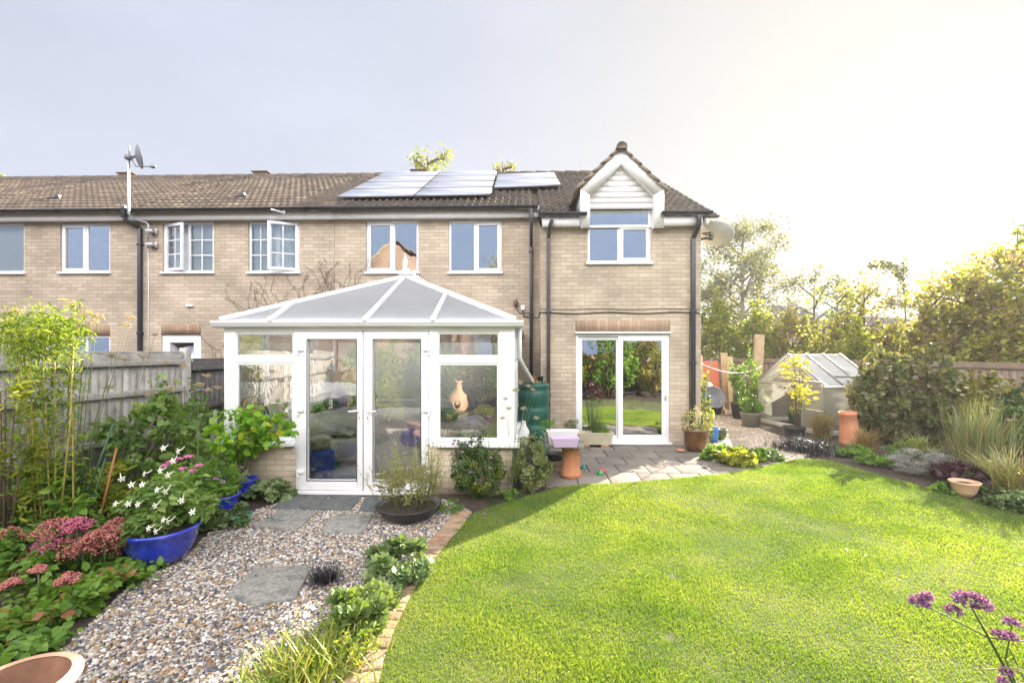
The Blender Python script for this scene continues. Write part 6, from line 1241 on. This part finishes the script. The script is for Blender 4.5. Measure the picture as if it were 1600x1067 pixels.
# plants around it
x, y = GP(1241, 688); pot('black_tub', 'black pot of a tall yellowing plant in front of the greenhouse', x, y, .2, .27, BLK)
bush('tall_yellow_plant', 'tall upright plant with yellowing leaves against the greenhouse', 'plant', x+.08, y, (.3, .2), 1.72, 260, .13, LM('leaf_gold', [(.2, .26, .03), (.4, .38, .05), (.45, .4, .07)], .4), T_LEAF, F_LEAF, nc=30, cr=.17, asp=.2, z=.36, lift=.2, up=.7, twigs=6)
x, y = GP(1258, 706); bg_ = grass('black_grass', 'broad black mondo grass patch at the greenhouse foot', x, y, .27, 1500, .011, L_BLACK, .75, .85, rad=.2, cat='black grass')
x, y = GP(1328, 695); pot('chimney_pot', 'tall terracotta chimney pot standing in the right bed', x, y, .175, .62, TERR, [(1, 0), (.98, .1), (.86, .5), (.78, .88), (.86, .9), (.86, 1.0), (.74, 1.0), (.7, .9)], comp=False, fill=.6, tilt=[[1, 0, -.07], [0, 1, 0], [.07, 0, 1]])
# ------------------------------------------------------------------ right bed
def bd(px, d): p = DP(px, 600, d); return p[0], p[1]
L_HS = LM('leaf_hedge_mix', [(.05, .075, .03), (.09, .12, .04), (.15, .18, .05), (.2, .16, .11), (.26, .27, .07)], .4)
bush('hedge_shrub', 'big round leaved shrub behind the terracotta chimney pot', 'shrub', *bd(1392, 9.1), (.8, .5), 1.6, 5600, .075, L_HS, T_RND, F_RND, nc=80, cr=.2, up=.4, spikes=12, group='shrubs in the right bed', twigs=14)
bush('hedge_shrub', 'taller dark shrub in the middle of the right bed', 'shrub', *bd(1450, 9.0), (.78, .55), 1.6, 5600, .075, L_HS, T_RND, F_RND, nc=80, cr=.2, up=.4, spikes=14, group='shrubs in the right bed', twigs=14)
bush('hedge_shrub', 'loose rambling shrub before the brown fence', 'shrub', *bd(1545, 8.9), (1.1, .5), 1.25, 2600, .08, L_AUT, nc=70, cr=.2, up=.4, spikes=16, group='shrubs in the right bed', twigs=20, asp=.45)
bush('hedge_shrub', 'dark bushy shrub at the right frame edge', 'shrub', *bd(1610, 7.4), (.7, .5), 1.2, 2600, .08, L_DARK, nc=60, cr=.2, up=.4, spikes=8, group='shrubs in the right bed', twigs=10, asp=.45)
bush('lavender', 'grey lavender mound at the edge of the lawn', 'lavender', *GP(1437, 742), (.5, .33), .38, 6500, .028, L_GREY, nc=90, cr=.17, asp=.18, up=.5, spikes=0, droop=-.5)
bush('coral_bells', 'dark purple leaved coral bells beside the terracotta bowl', 'purple plant', *GP(1500, 755), (.4, .25), .26, 700, .07, L_PURP, T_RND, F_RND, nc=26, cr=.25, up=.9)
L_OG = LM('leaf_ornamental_grass', [(.1, .15, .06), (.18, .23, .1), (.3, .32, .16), (.3, .22, .11)], .3)
x, y = GP(1533, 742); t = thing('ornamental_grass', 'tall arching ornamental grass in the right bed', 'ornamental grass', (x, y, float(G(x, y)))); grass('', '', x, y, .95, 520, .012, L_OG, .42, .6, rad=.12, par=t)
m = MB(); arch_blades(m, x, y, .14, 240, 1.2, .011, .2, 1, .25, rad=.1); m.build('upright_blades', L_OG, t)
x, y = GP(1460, 735); grass('grass_clump', 'arching grass beside the lavender mound', x+.2, y+.5, .5, 160, .016, L_STRAW, .9, .8)
x, y = GP(1352, 712); grass('grass_clump', 'rusty arching grass right of the chimney pot', x+.15, y+.25, .48, 260, .013, LM('leaf_rust', [(.2, .1, .04), (.3, .2, .08), (.12, .14, .04)], .3), .7, .8)
x, y = GP(1300, 690); grass('grass_clump', 'brown grass between the greenhouse and chimney pot', x, y+.3, .62, 300, .014, LM('leaf_brown', [(.22, .15, .07), (.3, .25, .12), (.14, .14, .05)], .3), .55, .7)
x, y = GP(1590, 780); grass('grass_clump', 'striped arching grass at the right frame edge', x+.1, y+.2, .6, 220, .02, L_STRAW, .9, .8)
for px, py, R, h, mt, lb in ((1330, 712, .35, .2, L_GREEN, 'low green cover at the chimney pot foot'), (1375, 728, .3, .16, L_GREEN, 'low green cover left of the lavender'), (1425, 720, .35, .35, L_GREEN, 'green perennial behind the lavender'), (1562, 792, .3, .22, L_DARK, 'dark ferny cover right of the terracotta bowl'), (1595, 800, .3, .22, L_SAGE, 'ferny cover in the right corner of the lawn'), (1475, 772, .14, .14, L_GREEN, 'small bright seedling left of the terracotta bowl')):
    bush('ground_cover_plant', lb, 'ground cover plant', *GP(px, py), R, h, int(2600*R), .05, mt, nc=26, cr=.28, up=.8, asp=.35, group='low plants in the right bed', twigs=5)
x0, y0 = bd(1540, 7.6)
def ring(m, e): m.lathe([(.024, -.004), (.03, .004), (.022, .008), (.014, 0)], e, 12, rot=basis(np.array([[1, .2, .3]]), np.array([[0, -.5, 1.]]))[0]); 
stalks('seed_head_plant', 'tall dry round seed heads before the brown fence', 'dry flowers', x0, y0, [(1498, 610, 7.4), (1503, 617, 7.4), (1510, 606, 7.4), (1556, 603, 7.5), (1565, 590, 7.6), (1567, 600, 7.6), (1563, 588, 7.6), (1552, 638, 7.3), (1585, 640, 7.3), (1594, 640, 7.3), (1585, 655, 7.2), (1577, 656, 7.2), (1566, 601, 7.7), (1562, 640, 7.4), (1570, 596, 7.4)], LM('seed_ring', [(.3, .26, .18), (.42, .36, .26)], .2), ring, .004)
# ------------------------------------------------------------------ beyond the fence
def sh(name, label, px, d, Rpx, ytop, n, ls, mat, **k):
    x, y, _ = DP(px, 600, d); R = Rpx/740*d; h = CH+(HZ-ytop)/740*d; return bush(name, label, 'bush', x, y, (R, R*.7), h, n, ls, mat, group='bushes beyond the fence', z=.0, twigs=k.pop('twigs', 14), **k)
sh('garden_bush', 'yellow green bush directly right of the house, beyond the fence', 1118, 19, 45, 482, 9000, .13, L_YEL, nc=90, cr=.17, spikes=16)
sh('garden_bush', 'yellow green bush above the timber post', 1185, 18.5, 48, 492, 9000, .13, L_YEL, nc=90, cr=.17, spikes=16)
sh('garden_bush', 'loose green bush beneath the spindly tree', 1240, 18, 45, 500, 6500, .12, L_AUT, nc=80, cr=.17, spikes=14)
MRN = LM('leaf_maroon_mix', [(.17, .11, .12), (.24, .17, .13), (.34, .36, .05), (.17, .2, .06), (.46, .46, .08)], .5)
sh('garden_bush', 'leafy bush behind the greenhouse roof', 1322, 14.5, 66, 512, 5600, .09, L_AUT, nc=80, cr=.22, spikes=26)
sh('garden_bush', 'bush below the drooping shoot', 1395, 13.5, 55, 520, 5000, .09, L_AUT, nc=70, cr=.22, spikes=24)
sh('garden_bush', 'olive bush left of the maroon shrubs', 1465, 11.3, 62, 500, 6500, .085, L_AUT, nc=90, cr=.22, spikes=26)
sh('garden_bush', 'maroon and yellow bush behind the brown fence', 1545, 10.9, 80, 490, 7500, .085, MRN, nc=100, cr=.22, spikes=30)
sh('garden_bush', 'maroon bush at the right frame edge', 1630, 10.4, 85, 465, 7500, .085, MRN, nc=100, cr=.22, spikes=26)
for px, d, yt, wpx, n, mt, nm, lb in ((1308, 15.5, 448, 42, 1500, L_YEL, 'small_tree', 'small airy yellow green tree behind the greenhouse'), (1350, 15.0, 440, 34, 1100, L_AUT, 'small_tree', 'slim airy tree right of the one behind the greenhouse'), (1455, 11.5, 446, 52, 2300, L_AUT, 'small_tree', 'spreading olive tree left of the maroon trees'), (1510, 11.2, 428, 58, 3000, MRN, 'small_tree', 'spreading maroon tree behind the brown fence'), (1565, 11.0, 404, 62, 3300, MRN, 'small_tree', 'taller maroon and yellow tree near the right edge'), (1640, 10.6, 380, 78, 4000, MRN, 'small_tree', 'tallest maroon tree cut by the right frame edge')):
    x, y, _ = DP(px, 600, d); tree(nm, lb, x, y, CH+(HZ-yt)/740*d, wpx/740*d*1.15, n, .1, mt, BARK, 'small trees beyond the fence', trunk=.12, sparse=.36, nl=17, shape=.35)
sh('garden_bush', 'low bush filling the fence corner behind the greenhouse', 1345, 13.0, 40, 520, 4200, .09, L_YEL, nc=60, cr=.2, spikes=10)
x, y, _ = DP(1160, 600, 23); tree('birch_tree', 'airy birch tree beyond the garden right of the house', x, y, 8.2, 2.3, 9000, .12, L_BIRCH, PBARK, sparse=.3, trunk=.25, nl=18, group=None)
x, y, _ = DP(1128, 600, 24); tree('birch_tree', 'smaller pale birch half hidden by the house corner', x, y, 5.8, 1.5, 3200, .12, L_BIRCH, PBARK, sparse=.34, trunk=.2, nl=14)
x, y, _ = DP(1272, 600, 21); tree('spindly_tree', 'thin sparse tree left of the distant roof', x, y, 5.3, 1.5, 1300, .12, L_BIRCH, BARK, sparse=.25, trunk=.35, nl=12)
x, y, _ = DP(1416, 600, 13.8); t = thing('drooping_shrub', 'single tall shoot bending left above the bushes', 'shrub', (x, y, 0)); p0 = np.array((x, y, 0.)); pts = [p0]+[np.array(DP(a, b, 13.8)) for a, b in ((1418, 540), (1414, 480), (1411, 435), (1400, 418), (1380, 412), (1358, 414))]
m = MB(); m.tube(pts, [.03, .022, .018, .014, .01, .006, .003], 6); m.tube([pts[3], np.array(DP(1413, 408, 13.8))], [.01, .004], 5); m.build('stem', BARK, t)
m = MB(); seg_ = np.array(pts[2:]+[pts[3], np.array(DP(1413, 408, 13.8))]); k = rng.integers(0, len(seg_)-1, 340); f = rng.random(340)[:, None]; leaves(m, seg_[k]*(1-f)+seg_[k+1]*f+unit(340)*.09, .1, asp=.4); m.build('foliage', L_BIRCH, t)
for px, py, lb in ((1562, 400, 'upper sprig sticking out of the maroon bush'),):
    x, y, _ = DP(1590, 600, 12.0); t = thing('bush_shoot', 'leafy upright shoot above the maroon bush at the right edge', 'shoot', (x, y, 0)); A_ = np.array((x, y, 0.)); e = [np.array(DP(a, b, 12)) for a, b in ((1588, 440), (1590, 365), (1590, 352), (1592, 415), (1552, 393))]
    m = MB(); m.tube([A_, e[0], e[1], e[2]], [.03, .015, .01, .004], 5); m.tube([e[3], e[4]], [.012, .004], 5); m.build('stem', BARK, t); m = MB(); f = rng.random(90)[:, None]; leaves(m, e[0]*(1-f)+e[2]*f+unit(90)*.12, .17, T_LEAF, F_LEAF, asp=.4); f = rng.random(60)[:, None]; leaves(m, e[3]*(1-f)+e[4]*f+unit(60)*.08, .14, T_LEAF, F_LEAF, asp=.4); m.build('foliage', L_YEL, t)
# distant house roof on the right
dh = thing('distant_house', 'distant house with dark pitched roof seen between the bushes', 'house', (*DP(1338, 600, 34)[:2], 0)); x0, y0, _ = DP(1338, 600, 34)
m = MB(); m.box(x0-4.6, x0+4.6, y0, y0+7, 0, 3.6); m.build('wall', BRICKP, dh); RD = M('far_roof', (.075, .065, .07), .8, .2, 3)
m = MB(); ey, ry = 3.5, 5.6; m.prism([(x0-4.9, y0-.4, ey), (x0-4.9, y0+3.5, ry), (x0-4.9, y0+7.4, ey)], (9.8, 0, 0)); m.build('roof', RD, dh)
m = MB(); m.box(x0-2.4, x0-.2, y0+1.0, y0+1.1, 4.3, 5.2); m.beam((x0-1.3, y0+.6, 4.2), (x0-1.3, y0+2.4, 5.2), 2.2, .1, up=(0, -.5, 1)); m.build('roof_panel', PVm, dh)
# trees over the ridge
x, y, _ = DP(668, 600, 27); tree('garden_tree', 'yellow leaved tree top over the ridge behind the solar panels', x, y, 13.5, 1.7, 2600, .16, L_YEL, sparse=.35, trunk=.55)
x, y, _ = DP(785, 600, 26); tree('garden_tree', 'smaller yellowing tree top over the ridge right of the panels', x, y, 12.7, 1.0, 900, .16, L_AUT, sparse=.4, trunk=.55)
x, y, _ = DP(-6, 600, 28); tree('garden_tree', 'orange tinted tree top at the left end of the ridge', x, y, 12.55, 1.2, 2000, .16, L_YEL, sparse=.35, trunk=.55)
# ------------------------------------------------------------------ behind the camera (seen reflected in the glass)
for i, (x, y, R, h, mt, lb) in enumerate([(-4.6, -1.2, .9, 2.4, L_YEL, 'yellow green bush behind the camera, left'), (-.4, -2.2, 1.0, 2.2, L_GREEN, 'green bush behind the camera, centre'), (1.6, -1.6, 1.1, 2.6, L_YEL, 'yellow green bush behind the camera, right of centre'), (3.6, -1.5, 1.1, 3.2, L_GREEN, 'tall green bush behind the camera, right'), (5.4, -1.9, 1.0, 2.8, L_AUT, 'autumn tinted bush behind the camera, far right'), (-2.8, -2.7, .9, 2.0, L_GREEN, 'green bush behind the chiminea'), (.6, -1.0, .5, .7, L_AUT, 'low mixed border plant behind the camera'), (2.7, -.7, .5, .6, L_PURP, 'low purple border plant behind the camera')]):
    bush('border_bush', lb, 'bush', x, y, R, h, int(2600*R*h/2), .09, mt, nc=60, cr=.2, spikes=8, group='bushes behind the camera', z=0, asp=.5)
for i, x in enumerate(np.arange(-4.4, 6.6, 1.35)):
    bush('hedge_plant', 'tall green hedge plant against the fence behind the camera, number %d from the left' % (i+1) if 0 else ['pale', 'deep green', 'yellowish', 'olive', 'bright green', 'ruddy', 'thin', 'wide', 'tall'][i % 9]+' hedge plant against the fence behind the camera', 'bush', x, -2.9, (.85, .4), 2.1+.25*sin(i*2.1), 3000, .085, [L_YEL, L_GREEN, L_AUT][i % 3], nc=50, cr=.22, spikes=5, group='hedge behind the camera', z=0, asp=.5, twigs=6)
fence('panel_fence', 'boarded fence behind the camera at the end of the garden', (fl(-3), -3.4), (6.6, -3.4), 1.8, BRW, side=1, rails=(.3, .95, 1.62), cap=True)
for x, y, R, h, mt, lb in ((-1.15, -.85, .35, .4, L_YEL, 'low yellow plant right of the chiminea'), (-2.7, -.9, .4, .5, L_GREEN, 'low green plant left of the chiminea'), (-1.9, -.55, .35, .28, L_STRAW, 'pale low plant before the chiminea'), (-3.6, -.3, .4, .5, L_YEL, 'yellow plant at the left behind the camera')):
    bush('border_plant', lb, 'plant', x, y, R, h, 700, .06, mt, nc=24, cr=.3, z=0, asp=.4, group='plants round the chiminea')
cm_ = thing('chiminea', 'terracotta chiminea standing at the garden end behind the camera', 'chiminea', (-1.93, -1.25, 0)); m = MB(); cx, cy = -1.93, -1.25
prof = [(.12, 0), (.2, .02), (.27, .15), (.3, .3), (.27, .46), (.16, .58), (.11, .68), (.1, .85), (.13, .88), (.13, .93), (.1, .93)]
m.lathe([(r, z+.12) for r, z in prof], (cx, cy, 0), 30); m.build('body', TERRL, cm_, smooth=True)
m = MB(); R3 = [[1, 0, 0], [0, 0, 1], [0, 1, 0]]; m.lathe([(.13, .0), (.15, .03), (.13, .05), (.11, .03)], (cx, cy+.26, .4), 20, rot=R3, sy=.8); m.build('mouth_rim', TERRL, cm_, smooth=True)
m = MB(); m.lathe([(.001, .0), (.115, .0), (.115, .012), (0.001, .012)], (cx, cy+.275, .4), 20, rot=R3, sy=.8); m.build('fire_opening', BLK, cm_)
for k in range(3): m = MB(); a = k*2.1+.3; m.tube([(cx+.22*cos(a), cy+.22*sin(a), 0), (cx+.12*cos(a), cy+.12*sin(a), .2)], .016); m.build('leg', BLK, cm_)
bh = thing('neighbour_house', 'pinkish brick gable house behind the camera', 'house', (-7.8, -8.5, 0)); m = MB()
m.prism([(-12.6, -8.5, 0), (-3.0, -8.5, 0), (-3.0, -8.5, 5.1), (-7.8, -8.5, 8.5), (-12.6, -8.5, 5.1)], (0, -7, 0)); m.build('wall', BRICKP, bh)
m = MB()
for a, b in (((-7.8, 8.62), (-13.1, 4.85)), ((-7.8, 8.62), (-2.5, 4.85))): m.prism([(a[0], -8.3, a[1]), (b[0], -8.3, b[1]), (b[0], -8.3, b[1]+.12), (a[0], -8.3, a[1]+.14)], (0, -7.4, 0))
m.build('roof', TV, bh)
m = MB(); frame(m, -10.5, -9.2, 2.9, 4.1, -8.5, -8.44, .07); frame(m, -6.4, -5.1, 2.9, 4.1, -8.5, -8.44, .07); m.build('window', UPVC, bh)
tree('garden_tree', 'leafy tree behind the camera beside the gable house', -1.2, -6.0, 7.0, 1.7, 6000, .12, L_AUT, sparse=.35, trunk=.3)
tree('garden_tree', 'tree behind the camera at the right', 4.5, -7.0, 6.0, 1.8, 5000, .13, L_YEL, sparse=.35, trunk=.3)
# ------------------------------------------------------------------ thin air volume added to imitate lens glare
hm = bpy.data.materials.new('glare_haze'); hm.use_nodes = True; hn = hm.node_tree; hn.nodes.remove(hn.nodes['Principled BSDF'])
pv = hn.nodes.new('ShaderNodeVolumePrincipled'); pv.inputs['Density'].default_value = .0010; pv.inputs['Anisotropy'].default_value = .5; pv.inputs['Color'].default_value = (.97, .97, .98, 1); hn.links.new(pv.outputs[0], hn.nodes['Material Output'].inputs['Volume'])
m = MB(); m.box(-45, 50, -22, 62, -1.2, 14.5); hz_ = m.build('glare_haze', hm); tag(hz_, 'thin scattering volume added to imitate lens glare towards the sun', 'glare_haze', kind='stuff')
